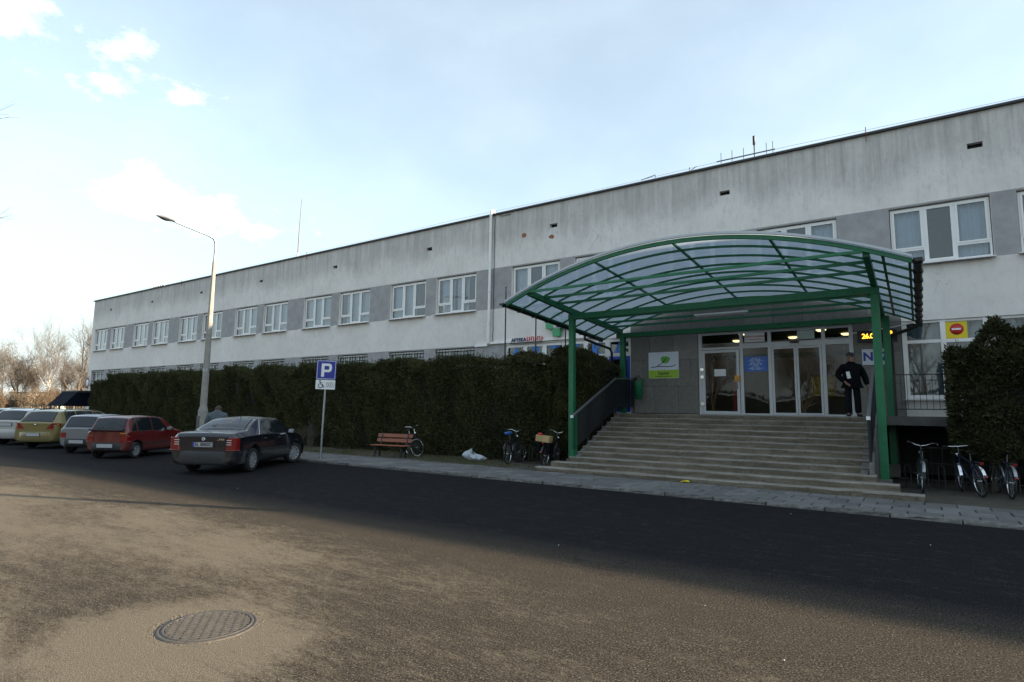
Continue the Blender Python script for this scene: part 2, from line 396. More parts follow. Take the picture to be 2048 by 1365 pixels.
# ------------------------------------------------------------------ ground materials
def asphalt():
    m, t = newmat('asphalt', .92, .03); p = t.pos(); x, y, z = t.sep(p)
    grain = t.noise(p, 62, 3, .7); g2 = t.noise(p, 130, 2, .6); big = t.noise(p, .5, 5, .6)
    band = t.noise(p, 1, 6, .62, stretch=(.16, .55, 1)); brk = t.noise(p, 1, 6, .72, stretch=(2.6, 7.0, 1)); brk2 = t.noise(p, 1, 5, .7, stretch=(13, 27, 1))
    base = t.mix(t.map(grain, .42, .66), (.009,.009,.011), (.034,.034,.036))
    base = t.mix(t.m('MULTIPLY', t.map(big, .4, .65), .4), base, (.016,.016,.018))
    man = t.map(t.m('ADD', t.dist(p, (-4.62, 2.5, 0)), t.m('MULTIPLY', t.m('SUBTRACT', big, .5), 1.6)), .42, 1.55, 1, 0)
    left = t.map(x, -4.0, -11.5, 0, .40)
    wob = t.m('ADD', y, t.m('MULTIPLY', t.m('SUBTRACT', big, .5), 2.5)); near = t.map(wob, 3.8, 6.2, 1, .03); lit_film = t.map(y, 6.1, 7.3, 1, .03); xw = t.map(x, .5, -6.5, .35, 1)  # dust film doubles as painted sunlight: it stops at the building's shadow edge
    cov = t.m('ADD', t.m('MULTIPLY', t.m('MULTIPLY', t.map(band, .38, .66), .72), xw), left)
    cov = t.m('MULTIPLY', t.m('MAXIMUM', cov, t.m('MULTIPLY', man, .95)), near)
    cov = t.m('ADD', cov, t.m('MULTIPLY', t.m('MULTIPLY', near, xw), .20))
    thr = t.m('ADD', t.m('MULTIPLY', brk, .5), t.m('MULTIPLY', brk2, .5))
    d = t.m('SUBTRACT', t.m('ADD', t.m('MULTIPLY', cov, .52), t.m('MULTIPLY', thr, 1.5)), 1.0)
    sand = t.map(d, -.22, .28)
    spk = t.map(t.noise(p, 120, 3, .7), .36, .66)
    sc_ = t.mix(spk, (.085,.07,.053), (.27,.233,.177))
    base = t.mix(t.m('MULTIPLY', lit_film, t.map(grain, .42, .62, .16, .9)), base, (.090,.073,.054))
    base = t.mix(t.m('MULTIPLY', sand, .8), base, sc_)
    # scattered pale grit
    base = t.mix(t.m('MULTIPLY', t.m('MULTIPLY', t.map(t.noise(p, 70, 1, .5), .64, .70), lit_film), .6), base, (.34,.29,.21))
    worn = t.map(t.noise(p, 1, 6, .75, stretch=(.8, 5.5, 1)), .52, .72)
    base = t.mix(t.m('MULTIPLY', worn, .16), base, (.085,.08,.075))
    vor = t.N.new('ShaderNodeTexVoronoi'); vor.feature = 'DISTANCE_TO_EDGE'; vor.inputs['Scale'].default_value = .22
    wv = t.N.new('ShaderNodeVectorMath'); wv.operation = 'MULTIPLY_ADD'; t.L.new(t.noise(p, 1.3, 6, .65), wv.inputs[0]); wv.inputs[1].default_value = (2.2, 1.6, 0); t.L.new(p, wv.inputs[2]); t.L.new(wv.outputs[0], vor.inputs['Vector'])
    crack = t.m('MULTIPLY', t.map(vor.outputs['Distance'], 0, .004, 1, 0), t.map(t.noise(p, .35, 3), .5, .6))
    base = t.mix(t.m('MULTIPLY', crack, .55), base, (.012,.011,.011))
    t.color(base)
    t.bump(t.m('ADD', t.m('MULTIPLY', grain, .6), t.m('ADD', g2, t.m('MULTIPLY', sand, .25))), .32, .010); return m
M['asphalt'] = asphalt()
def grassground():
    m, t = newmat('rough_ground', .95, .1); p = t.pos()
    c = t.mix(t.map(t.noise(p, .8, 6, .65), .35, .65), (.055,.05,.032), (.035,.046,.018)); c = t.mix(t.map(t.noise(p, 9, 5, .7), .5, .75), c, (.10,.085,.05))
    t.color(c); t.bump(t.noise(p, 14, 6, .7), .9, .03); return m
M['grassground'] = grassground()

# ------------------------------------------------------------------ the setting
def sheet(name, x0, x1, y0, y1, z, m, **k):
    o = MB().add([(x0,y0,z),(x1,y0,z),(x1,y1,z),(x0,y1,z)], [(0,1,2,3)]).build(name, m); o['kind'] = 'structure'; return o
sheet('ground', -1800, 1800, -1800, 1800, -.03, M['grassground'])
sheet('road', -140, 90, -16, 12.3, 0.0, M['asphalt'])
KERB = 12.3; BACK = 14.42; PZ = .06
pav = MB().box(-120, 60, KERB+.10, BACK, -.02, .035).build('pavement', M['joint']); pav['kind'] = 'structure'
# paving slabs, half a metre square, settled unevenly
def slab_mesh(sx, sy):
    return MB().box(-sx/2, sx/2, -sy/2, sy/2, -.04, 0).mesh('paving_slab', M['slab'], bevel=.008)
rows = 4; SW = (BACK-KERB-.13)/rows
sm = [slab_mesh(.485-.012*k, SW-.012) for k in range(2)]
cnt = 0; far = MB()
for r in range(rows):
    y = KERB+.125+SW*(r+.5)
    for i in range(-80, 40):
        x = i*.5+(.25 if r % 2 else 0)+random.uniform(-.006,.006)
        z = PZ+random.uniform(-.008,.008)
        if -18 < x < 3.6 and y < 14.36:
            o = put('paving_slab', random.choice(sm), pav, (x, y, z), (random.uniform(-.02,.02), random.uniform(-.014,.014), random.uniform(-.012,.012))); cnt += 1
        elif -40 < x < 14: far.box(x-.24, x+.24, y-SW/2+.006, y+SW/2-.006, .01, z)
o = far.build('paving_slab', M['slab'], pav, bevel=0); o['kind'] = 'stuff'
kerb = thing('kerb', 'long grey chipped concrete kerb between the dark asphalt and the slab pavement', 'kerb', (-8, KERB, 0))
def kerb_mesh(seed):
    rr = random.Random(seed); mb = MB(); n = 8
    def fn(u, v):
        x = -.49+.98*u; q = [(0,-.05),(0,.03),(.012,.062),(.035,.074),(.11,.076),(.118,.03)][int(round(v*5))]
        j = .013 if 0 < v < .9 else 0
        return (x, q[0]+rr.uniform(-j,j)*1.4, q[1]+rr.uniform(-j, j*.4))
    mb.grid(fn, n, 5, smooth=False); return mb.mesh('kerb_stone', M['kerb'])
km = [kerb_mesh(i) for i in range(5)]; fark = MB()
for i in range(-46, 30):
    x = i*1.0
    if -18 <= x < 4: put('kerb_stone', random.choice(km), kerb, (x+8, random.uniform(-.012,.012), random.uniform(-.01,.008)), (0,0,random.uniform(-.008,.008)))
    else: fark.box(x+8-.49, x+8+.49, 0, .115, -.05, .072)
o = fark.build('kerb_stone', M['kerb'], kerb); o['kind'] = 'stuff'
# verge behind the pavement: a bumpy strip of soil
def bump2(x, y, s=0): return .5*math.sin(x*1.7+s)+.3*math.sin(x*4.1+y*2.3+s*2)+.2*math.sin(y*6.1-x*2.9+s)
def verge(name, x0, x1, y0, y1, m, zb=.045, amp=.02):
    nu = int((x1-x0)/.25); nv = max(2, int((y1-y0)/.2))
    o = MB().grid(lambda u, v: (x0+(x1-x0)*u, y0+(y1-y0)*v, zb+amp*bump2(x0+(x1-x0)*u, y0+(y1-y0)*v)*min(1, v*6)), nu, nv).build(name, m, fix=False); o['kind'] = 'structure'; return o
verge('verge', -60, -8.3, BACK, 19.9, M['soil']); verge('soil_patch', -.86, 16, BACK+.02, 19.9, M['soil'], zb=.04)
# low edging that closes the pavement towards the verge
ed = thing('verge_edging', 'low narrow concrete edging along the back of the pavement before the hedge', 'edging', (-20, BACK, 0))
for i in range(30):
    x = -39+i*1.0
    MB().box(-.49,.49,-.03,.03,-.05,.05).build('edging_stone', M['kerb'], ed, (x+20, 0, .03+random.uniform(-.012,.012)), bevel=.008)
# thin winter grass on the verge
def grass_tufts(n, x0, x1, y0, y1):
    V = np.zeros((n, 3, 3), np.float32); px = rng.uniform(x0, x1, n); py = rng.uniform(y0, y1, n); h = rng.uniform(.03, .10, n); a = rng.uniform(0, 6.28, n); w = .006
    keep = (np.sin(px*1.3)+np.sin(py*3.1+px*.7)+rng.normal(0, .8, n)) > -.3
    V[:,0] = np.c_[px-w*np.cos(a), py-w*np.sin(a), np.full(n,.03)]; V[:,1] = np.c_[px+w*np.cos(a), py+w*np.sin(a), np.full(n,.03)]
    V[:,2] = np.c_[px+rng.normal(0,.03,n), py+rng.normal(0,.03,n), .04+h]
    V = V[keep]; return V.reshape(-1,3), np.arange(len(V)*3).reshape(-1,3)
gv, gf = grass_tufts(60000, -40, -10.2, BACK+.1, 17.0)
M['grass'] = mat('winter_grass', (.075,.078,.028), .8, var=.4, vscale=2)
go = put('grass', fast_mesh('grass', gv, gf, M['grass'])); tag(go, 'thin brownish winter grass on the verge before the hedge', 'grass', kind='stuff')
# fallen leaves and crumbs on the verge
def crumbs(n, x0, x1, y0, y1, z, s0, s1):
    px = rng.uniform(x0,x1,n); py = rng.uniform(y0,y1,n); a = rng.uniform(0,6.28,n); s = rng.uniform(s0,s1,n); V = np.zeros((n,4,3))
    for k, (i, j) in enumerate(((-1,0),(0,-.6),(1,0),(0,.6))):
        V[:,k,0] = px+s*(i*np.cos(a)-j*np.sin(a)); V[:,k,1] = py+s*(i*np.sin(a)+j*np.cos(a)); V[:,k,2] = z+rng.uniform(0,.03,n)
    return V.reshape(-1,3), np.arange(n*4).reshape(-1,4)
lv, lf = crumbs(900, -22, -9, BACK+.05, 16.8, .065, .015, .045)
lo = put('fallen_leaves', fast_mesh('fallen_leaves', lv, lf, M['dryleaf'])); tag(lo, 'scattered dry brown leaves on the soil below the long hedge', 'leaves', kind='stuff')

# ------------------------------------------------------------------ the hospital
YF = 20.0; ROOF = 10.16; XL, XR = -55.3, 85.0
H = thing('hospital_building', 'long two-storey grey plastered hospital with grey window bands and flat roof', 'building', (-20, YF, 0))
WZ0, WZ1 = 6.05, 7.76
up_x = [-54.71+6.75*k for k in range(6)]+[-13.79, -7.04, -.33, 6.46, 13.2]
up_win = [x for a in up_x for x in (a, a+2.97)]; up_win[16:18] = [-.40, 2.47]
WW = 2.32
gw_left = [x for a in up_x[:6] for x in (a, a+2.97)]
vents = [(-52.15+6.73*k, 9.2) for k in range(9)]+[(9.0, 9.15), (15.7, 9.15)]
openings = [(x, x+WW, WZ0, WZ1) for x in up_win]+[(x, x+WW, 2.8, 4.45) for x in gw_left]
openings += [(vx-.17, vx+.17, vz-.075, vz+.085) for vx, vz in vents]
PH = (-14.03, -8.5, 1.75, 4.45); EN = (-6.04, -1.49, 1.72, 4.42); ST = (-.26, 8.2, 2.24, 4.42)
openings += [PH, EN, ST, (-.8, 9.0, .02, 1.48)]
def facade():
    xs = sorted(set([XL, XR]+[o[0] for o in openings]+[o[1] for o in openings])); zs = sorted(set([-.2, ROOF, 4.5, WZ1+.04, WZ0-.02, 2.75]+[o[2] for o in openings]+[o[3] for o in openings]))
    mb = MB()
    for i in range(len(xs)-1):
        for j in range(len(zs)-1):
            x0, x1, z0, z1 = xs[i], xs[i+1], zs[j], zs[j+1]; cx, cz = (x0+x1)/2, (z0+z1)/2
            if any(o[0] < cx < o[1] and o[2] < cz < o[3] for o in openings): continue
            band = (cx > -54.7 and WZ0-.02 < cz < WZ1+.04) or (-54.7 < cx < -14.03 and 2.75 < cz < 4.5)
            mb.add([(x0,YF,z0),(x1,YF,z0),(x1,YF,z1),(x0,YF,z1)], [(0,1,2,3)], 1 if band else 0)
    D = .26
    for (x0,x1,z0,z1) in openings:
        a = [(x0,YF,z0),(x1,YF,z0),(x1,YF,z1),(x0,YF,z1)]; b = [(p[0],YF+D,p[2]) for p in a]
        mb.add(a+b, [(i,(i+1)%4,4+(i+1)%4,4+i) for i in range(4)], 0)
    # end walls and back
    for x in (XL, XR): mb.add([(x,YF,-.2),(x,YF+13,-.2),(x,YF+13,ROOF),(x,YF,ROOF)], [(0,1,2,3)], 0)
    mb.add([(XL,YF+13,-.2),(XR,YF+13,-.2),(XR,YF+13,ROOF),(XL,YF+13,ROOF)], [(0,1,2,3)], 0)
    return mb
facade().build('wall', [M['plaster'], M['band']], H, fix=False, world=True)
MB().box(XL+.02, XR-.02, YF+.02, YF+12.98, ROOF-.25, ROOF+.01).build('roof_slab', M['roofing'], H, world=True)
MB().box(XL-.1, XR+.1, YF-.09, YF+.02, ROOF-.012, ROOF+.048).build('roof_fascia', M['fascia'], H, world=True)
MB().box(XL-.08, XR+.08, YF-.075, YF+.35, ROOF+.05, ROOF+.07).build('roof_flashing', M['flashing'], H, world=True)
# rooms behind the windows: floors, back wall and partitions
rm = MB(); rm.box(XL+.1, XR-.1, YF+4.2, YF+4.3, 0, ROOF-.3); rm.box(XL+.1, XR-.1, YF+.27, YF+4.2, 5.0, 5.2); rm.box(XL+.1, XR-.1, YF+.27, YF+4.2, 8.1, 8.2); rm.box(XL+.1, -8.5, YF+.27, YF+4.2, 1.5, 1.72)
for k in range(-8, 4):
    x = -20.96+6.75*k-.75
    if XL+.2 < x < XR-.2: rm.box(x, x+.12, YF+.27, YF+4.2, 5.2, 8.1)
rm.build('room_shell', M['room'], H, world=True)
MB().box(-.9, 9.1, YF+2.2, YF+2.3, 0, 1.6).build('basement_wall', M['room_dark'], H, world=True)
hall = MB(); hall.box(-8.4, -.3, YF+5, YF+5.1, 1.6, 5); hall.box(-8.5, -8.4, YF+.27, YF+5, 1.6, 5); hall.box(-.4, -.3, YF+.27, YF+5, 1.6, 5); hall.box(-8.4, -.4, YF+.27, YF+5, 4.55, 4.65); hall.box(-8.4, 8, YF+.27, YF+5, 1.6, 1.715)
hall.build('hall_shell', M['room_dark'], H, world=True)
for (lx, ly) in ((-4.9, 1.4), (-2.5, 1.6), (-3.6, 3.2), (-1.9, 3.0), (-5.6, 3.4)):
    MB().lathe([(0,-.06),(.1,-.055),(.15,-.02),(.16,0)], 16).build('ceiling_lamp', M['lamp'], H, (lx, YF+ly, 4.53), world=True)
# inner screen of the entrance lobby, seen through the glass
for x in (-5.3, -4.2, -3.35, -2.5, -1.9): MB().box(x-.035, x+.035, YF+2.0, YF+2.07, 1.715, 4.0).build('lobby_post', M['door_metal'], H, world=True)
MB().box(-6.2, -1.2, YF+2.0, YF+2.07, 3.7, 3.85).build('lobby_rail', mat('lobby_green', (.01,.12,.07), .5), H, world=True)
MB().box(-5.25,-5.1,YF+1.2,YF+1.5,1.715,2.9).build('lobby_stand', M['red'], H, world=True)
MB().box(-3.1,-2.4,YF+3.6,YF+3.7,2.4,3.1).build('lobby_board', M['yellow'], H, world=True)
# upper windows: white frame with a tall middle light and two side casements over small lower lights
def frame_mesh(name, rects, W_, H_, m, t=.055, d=.07):
    mb = MB(); mb.box(0,W_,0,d,0,t); mb.box(0,W_,0,d,H_-t,H_); mb.box(0,t,0,d,t,H_-t); mb.box(W_-t,W_,0,d,t,H_-t)
    for r in rects: mb.box(*r)
    return mb.mesh(name, m)
Hh = WZ1-WZ0-.06; w1 = .80; w2 = 1.50; lowz = .42
def sash(mb, x0, x1, z0, z1, s=.05, y0=-.018, y1=.05):
    mb.box(x0,x1,y0,y1,z0,z0+s); mb.box(x0,x1,y0,y1,z1-s,z1); mb.box(x0,x0+s,y0,y1,z0+s,z1-s); mb.box(x1-s,x1,y0,y1,z0+s,z1-s)
fm = MB(); t_ = .05
fm.box(0,WW-.04,0,.07,0,t_); fm.box(0,WW-.04,0,.07,Hh-t_,Hh); fm.box(0,t_,0,.07,t_,Hh-t_); fm.box(WW-.04-t_,WW-.04,0,.07,t_,Hh-t_)
bays = [(t_, w1-.03), (w1+.03, w2-.03), (w2+.03, WW-.04-t_)]
for x in (w1, w2): fm.box(x-.03, x+.03, 0, .07, t_, Hh-t_)
panes = []
for bi, (a, b) in enumerate(bays):
    if bi == 1: sash(fm, a, b, t_, Hh-t_); panes.append((a+.05, b-.05, t_+.05, Hh-t_-.05))
    else:
        sash(fm, a, b, lowz+.03, Hh-t_); fm.box(a, b, 0, .07, lowz-.03, lowz+.03); panes.append((a+.05, b-.05, lowz+.08, Hh-t_-.05))
        panes.append((a, b, t_, lowz-.03))
fme = fm.mesh('window_frame', M['white_frame'])
pme = [MB().add([(p[0]-.005,.022,p[2]-.005),(p[1]+.005,.022,p[2]-.005),(p[1]+.005,.022,p[3]+.005),(p[0]-.005,.022,p[3]+.005)], [(0,1,2,3)]).mesh('pane', M['glass'], fix=False) for p in panes]
sill_me = MB().prism([(.02,.012),(-.2,-.03),(-.2,-.055),(.02,-.02)], 'x', -.06, WW+.02).mesh('sill', M['sill'])
def curtain_mesh(seed):
    rr = random.Random(seed); mb = MB()
    for (a, b) in [[(.06,2.2)], [(.06,.75),(1.5,2.2)], [(.06,1.45)], [(1.55,2.0)], [(.3,2.2)], [(.35,2.2)], [(.3,1.2),(1.3,2.2)], [(.1,.9),(1.0,1.7)], [(.4,1.45),(1.6,2.2)], [(.06,1.9)]][seed]:
        ph = rr.uniform(0, 6)
        mb.grid(lambda u, v: (a+(b-a)*u, .2+.028*math.sin(u*(b-a)*34+ph)+.012*math.sin(u*(b-a)*77), .03+(Hh-.08)*v), int((b-a)*40), 1)
    return mb.mesh('curtain', M['curtain'], fix=False)
cme = [curtain_mesh(i) for i in range(10)]
cur_pick = [5,6,5,7,0,8,6,5,9,6,2,7,1,6,8,1,1,3,1,4,0,1]
for i, x in enumerate(up_win):
    if x > 9: continue
    w = put('window', fme, H, (x+.02, YF+.11, WZ0+.02), world=True)
    for p in pme: put('pane', p, w)
    put('sill', sill_me, w, (-.02, -.11, -.02)); put('curtain', cme[cur_pick[i]], w)
# ground-floor windows of the long wing, with iron grilles
def gw_mesh():
    mb = MB(); W_ = WW-.04; H_ = 1.59
    mb.box(0,W_,0,.07,0,.06); mb.box(0,W_,0,.07,H_-.06,H_); mb.box(0,.06,0,.07,.06,H_-.06); mb.box(W_-.06,W_,0,.07,.06,H_-.06)
    for x in (.78,1.5): mb.box(x-.045,x+.045,-.01,.07,.06,H_-.06)
    return mb.mesh('window_frame', M['white_frame'])
gme = gw_mesh(); gp = MB().add([(.05,.03,.05),(WW-.09,.03,.05),(WW-.09,.03,1.54),(.05,.03,1.54)], [(0,1,2,3)]).mesh('pane', M['glass'], fix=False)
gr = MB()
for k in range(13): gr.bar((.06+k*.18,-.06,.02),(.06+k*.18,-.06,1.6),.014,.014)
for z in (.1,.8,1.32,1.5): gr.bar((.0,-.06,z),(WW-.04,-.06,z),.016,.03)
grm = gr.mesh('grille', M['black'])
gc = MB().grid(lambda u, v: (.06+2.15*u, .22+.025*math.sin(u*70), .05+1.45*v), 80, 1).mesh('curtain', M['curtain'], fix=False)
for i, x in enumerate(gw_left):
    w = put('window', gme, H, (x+.02, YF+.12, 2.82), world=True); put('pane', gp, w); put('grille', grm, w); put('curtain', gc, w)
    put('sill', sill_me, w, (-.02,-.12,-.02))
# vents: dark recesses under the roof
vb = MB().box(-.168,.168,.0,.01,-.074,.084).mesh('vent', M['dark'])
for vx, vz in vents: put('vent', vb, H, (vx, YF+.16, vz), world=True)
for (bx, bz) in ((-13.2, 9.02), (-11.86, 8.75)):
    rr = random.Random(int(bx*10)); n = 11
    poly = [(.13*math.cos(6.283*k/n)*rr.uniform(.75,1.15), .095*math.sin(6.283*k/n)*rr.uniform(.75,1.1)) for k in range(n)]
    o = MB().prism(poly, 'y', -.006, .02).build('exposed_brick', M['brick'], H, (bx, YF, bz), world=True); o['label'] = 'orange brick showing where plaster fell off'
# roof-edge spikes and lightning wire
sp = MB().bar((0,0,-.25),(0,0,.22),.02,.02)
for x in (-41.2, -27.6, -.85): put('wire_post', sp.mesh('wire_post', M['gold_rim']), H, (x, YF-.1, ROOF), world=True)
wire = MB()
wp = [(XL+k*2.5, YF-.02, ROOF+.16+.03*math.sin(k*1.3)) for k in range(int((XR-XL)/2.5)+1)]
wire.tube(wp, .006, 4).build('lightning_wire', M['steel'], H, world=True)
# white rain pipe at the joint, with the black cable beside it
px = -14.86
MB().tube([(px-.05,YF+.3,ROOF+.16),(px-.02,YF+.1,ROOF+.26),(px,YF-.06,ROOF+.2),(px,YF-.1,ROOF-.05),(px,YF-.1,8),(px-.01,YF-.1,6),(px-.02,YF-.1,4.56)], .062, 12).build('rain_pipe', M['white_frame'], H, world=True)
MB().tube([(px+.16+.01*math.sin(k*2.1), YF-.03, ROOF-.02-k*.31) for k in range(19)], .012, 5).build('cable', M['black'], H, world=True)
MB().tube([(px+.1,YF-.06,ROOF+.2),(px+.35,YF-.05,ROOF+.05),(px+.5,YF-.04,ROOF-.12),(px+1.0,YF-.03,ROOF-.1)], .01, 5).build('cable', M['black'], H, world=True)
for z in (9.4, 8.1, 6.8, 5.4): MB().lathe([(.075,-.02),(.075,.02),(.06,.02),(.06,-.02)], 12, closed=True).build('pipe_clip', M['white_frame'], H, (px-.01, YF-.1, z), world=True)
MB().box(px-.1, -9.8, YF-.09, YF-.002, 4.52, 4.6).build('cable_duct', M['white_frame'], H, world=True)
MB().box(px-.75, px-.1, YF-.09, YF-.002, 4.44, 4.52).build('cable_duct', M['white_frame'], H, world=True)
# pharmacy shop front: six white-framed bays
nb = 6; bw = (PH[1]-PH[0])/nb
sf = MB()
for k in range(nb+1):
    x = min(max(PH[0]+k*bw, PH[0]+.05), PH[1]-.05); sf.box(x-.05, x+.05, YF+.05, YF+.15, PH[2], PH[3])
for k in range(nb):
    x0, x1 = PH[0]+k*bw+.05, PH[0]+(k+1)*bw-.05
    for z in (PH[2], 3.78, PH[3]-.07): sf.box(x0, x1, YF+.06, YF+.14, z, z+.07)
    sash(sf, x0, x1, 3.85, PH[3]-.07, .05, YF+.04, YF+.12)
sfo = sf.build('shop_front', M['white_frame'], H, world=True)
for k in range(nb):
    x0, x1 = PH[0]+k*bw+.09, PH[0]+(k+1)*bw-.09
    for (z0, z1) in ((3.89, PH[3]-.11), (PH[2]+.07, 3.78)):
        if k == nb-1 and z0 < 3: continue
        MB().add([(x0,YF+.1,z0),(x1,YF+.1,z0),(x1,YF+.1,z1),(x0,YF+.1,z1)], [(0,1,2,3)]).build('pane', M['glass'], sfo, fix=False)
x0, x1 = PH[1]-bw+.05, PH[1]-.05
bd = MB(); sash(bd, x0, x1, 1.75, 3.78, .11, YF+.03, YF+.11); bdo = bd.build('door', mat('door_blue', (.01,.05,.42), .4), H, world=True); bdo['label'] = 'blue framed pharmacy door'
MB().add([(x0+.1,YF+.08,1.85),(x1-.1,YF+.08,1.85),(x1-.1,YF+.08,3.68),(x0+.1,YF+.08,3.68)], [(0,1,2,3)]).build('pane', M['glass'], bdo, fix=False)
for k, ch in enumerate('APTEKA'):
    put('lettering', text_mesh(ch, .78, M['letter_blue'], .003, .012), H, (PH[0]+(k+.5)*bw, YF+.092, 4.02), UPR, world=True)
MB().box(-13.75, -12.2, YF-.12, YF-.09, 4.47, 4.5).build('letter_rail', M['black'], H, world=True)
put('lettering', text_mesh('APTEKA', .2, M['navy'], .015, .006), H, (-13.33, YF-.1, 4.61), UPR, world=True)
rw = MB()
for k in range(8):      # the red word is illegible in the picture: only its strokes
    x = -12.93+k*.1; rw.box(x, x+.03, YF-.115, YF-.085, 4.54, 4.72)
    rw.box(x+.035, x+.075, YF-.115, YF-.085, (4.54,4.61,4.69)[k % 3], (4.57,4.64,4.72)[k % 3])
rw.build('lettering', M['red'], H, world=True)
# stone facing of the entrance bay
zr = [1.72, 2.66, 3.57, 4.43, 5.3]
def facing(x0, x1, z0, z1, off):
    xs = [x0]; x = x0+off
    while x < x1-.25: xs.append(x); x += .86
    xs.append(x1)
    for a, b in zip(xs[:-1], xs[1:]):
        d = random.uniform(0, .004)
        MB().box(a+.004, b-.004, YF-.032-d, YF-.005, z0+.004, z1-.004).build('stone_slab', M['stone'], H, world=True)
for r in range(3):
    facing(-8.47, -6.06, zr[r], zr[r+1], [.86,.43,.7][r]); facing(-1.47, -.28, zr[r], zr[r+1], [.6,.86,.5][r])
facing(-8.47, -.28, zr[3]+.0, zr[4], .5)
for (a, b, c, d) in ((-8.49,-6.05,1.7,4.43),(-1.48,-.27,1.7,4.43),(-8.49,-.27,4.43,5.3)): MB().box(a, b, YF-.004, YF-.002, c, d).build('joint_mortar', M['dark'], H, world=True)
# entrance screen and doors
E_ = YF+.03
cols = [-6.04, -4.66, -3.80, -2.27, -1.49]; tz = 3.86
ef = MB()
for i, x in enumerate(cols):
    w = .05; x = min(max(x, EN[0]+w), EN[1]-w); ef.box(x-w, x+w, E_-.03, E_+.08, 1.72, EN[3])
for a, b in zip(cols[:-1], cols[1:]):
    a_, b_ = a+.05+(.05 if a == cols[0] else 0), b-.05-(.05 if b == cols[-1] else 0)
    ef.box(a_, b_, E_-.02, E_+.07, EN[3]-.07, EN[3]); ef.box(a_, b_, E_-.02, E_+.07, tz, tz+(.07 if a == cols[0] else .16))
    if a != cols[2]: ef.box(a_, b_, E_-.02, E_+.07, 1.72, 1.76)
efo = ef.build('entrance_frame', M['door_metal'], H, world=True)
for a, b in zip(cols[:-1], cols[1:]):
    MB().add([(a+.04,E_+.03,tz+.06),(b-.04,E_+.03,tz+.06),(b-.04,E_+.03,EN[3]-.06),(a+.04,E_+.03,EN[3]-.06)], [(0,1,2,3)]).build('pane', M['door_glass'], efo, fix=False)
for a, b in ((cols[1], cols[2]), (cols[3], cols[4])):
    MB().add([(a+.04,E_+.03,1.75),(b-.04,E_+.03,1.75),(b-.04,E_+.03,tz+.01),(a+.04,E_+.03,tz+.01)], [(0,1,2,3)]).build('pane', M['door_glass'], efo, fix=False)
MB().box(-3.2,-2.94,E_-.09,E_-.022,tz+.1,tz+.15).build('motion_sensor', M['black'], efo)
def door(x0, x1, y, z1, s, label=None, handle=False):
    mb = MB(); sash(mb, x0, x1, 1.73, z1, s, y-.025, y+.03); d = mb.build('door', M['door_metal'], H, world=True)
    if label: d['label'] = label
    MB().add([(x0+s-.01,y,1.73+s-.01),(x1-s+.01,y,1.73+s-.01),(x1-s+.01,y,z1-s+.01),(x0+s-.01,y,z1-s+.01)], [(0,1,2,3)]).build('pane', M['door_glass'], d, fix=False)
    if handle:
        MB().tube([(x1-s/2,y-.03,2.9),(x1-s/2,y-.09,2.9),(x1-s/2-.02,y-.09,2.55),(x1-s/2,y-.03,2.55)], .012, 6).build('handle', M['steel'], d)
        for z in (2.05, 2.95, 3.2): MB().box(x0-.05,x0+.05,y-.07,y-.026,z-.05,z+.05).build('hinge', M['chrome'], d)
    return d
door(-5.93, -4.73, E_-.02, tz-.02, .09, 'hinged glass door at the left end of the entrance', True)
door(-3.74, -3.04, E_-.01, tz-.01, .06); door(-3.03, -2.33, E_-.0, tz-.01, .06)
MB().box(-6.0, -1.5, YF-.03, YF+.1, 1.70, 1.726).build('threshold', M['steel'], H, world=True)
# right-hand shop front
sf = MB(); nbr = 9; bw2 = (ST[1]-ST[0])/nbr
for k in range(nbr+1):
    x = min(max(ST[0]+k*bw2, ST[0]+.05), ST[1]-.05); sf.box(x-.06, x+.06, YF+.04, YF+.15, ST[2], ST[3])
for k in range(nbr):
    x0, x1 = ST[0]+k*bw2+.06, ST[0]+(k+1)*bw2-.06
    for z, hh in ((ST[2], .09), (3.78, .09), (ST[3]-.07, .07)): sf.box(x0, x1, YF+.06, YF+.14, z, z+hh)
sfo2 = sf.build('shop_front', M['white_frame'], H, world=True)
for k in range(nbr):
    x0, x1 = ST[0]+k*bw2+.05, ST[0]+(k+1)*bw2-.05
    for (z0, z1) in ((3.86, ST[3]-.06), (ST[2]+.08, 3.79)):
        MB().add([(x0,YF+.1,z0),(x1,YF+.1,z0),(x1,YF+.1,z1),(x0,YF+.1,z1)], [(0,1,2,3)]).build('pane', M['glass'], sfo2, fix=False)
    MB().grid(lambda u, v: (x0+(x1-x0)*u, YF+.3+.02*math.sin(u*26+k), ST[2]+.1+(ST[3]-ST[2]-.2)*v), 30, 1).build('curtain', mat('net_curtain', (.24,.30,.32), .9), sfo2, fix=False)
MB().box(ST[0]-.02, ST[1], YF-.12, YF+.05, ST[2]-.06, ST[2]-.02).build('sill', M['sill'], H, world=True)
# ------------------------------------------------------------------ staircase, landing and gallery
stair = thing('entrance_staircase', 'wide grey concrete staircase of twelve steps up to the hospital doors', 'staircase', (-4.6, 14.5, 0))
def step_concrete():
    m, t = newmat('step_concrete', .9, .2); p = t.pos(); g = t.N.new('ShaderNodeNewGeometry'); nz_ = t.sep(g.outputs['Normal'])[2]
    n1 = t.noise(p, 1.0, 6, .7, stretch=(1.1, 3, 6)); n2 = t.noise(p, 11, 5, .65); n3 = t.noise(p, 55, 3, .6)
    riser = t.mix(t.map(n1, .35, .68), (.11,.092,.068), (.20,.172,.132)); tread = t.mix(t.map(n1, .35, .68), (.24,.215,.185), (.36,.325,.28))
    c = t.mix(t.map(nz_, .35, .8), riser, tread); c = t.mix(t.m('MULTIPLY', t.map(n2, .48, .72), .5), c, (.055,.05,.042))  # treads paler by wear, with sky light and riser shade painted in too
    t.color(c); t.bump(t.m('ADD', n2, n3), .5, .012); return m
M['step_concrete'] = step_concrete()
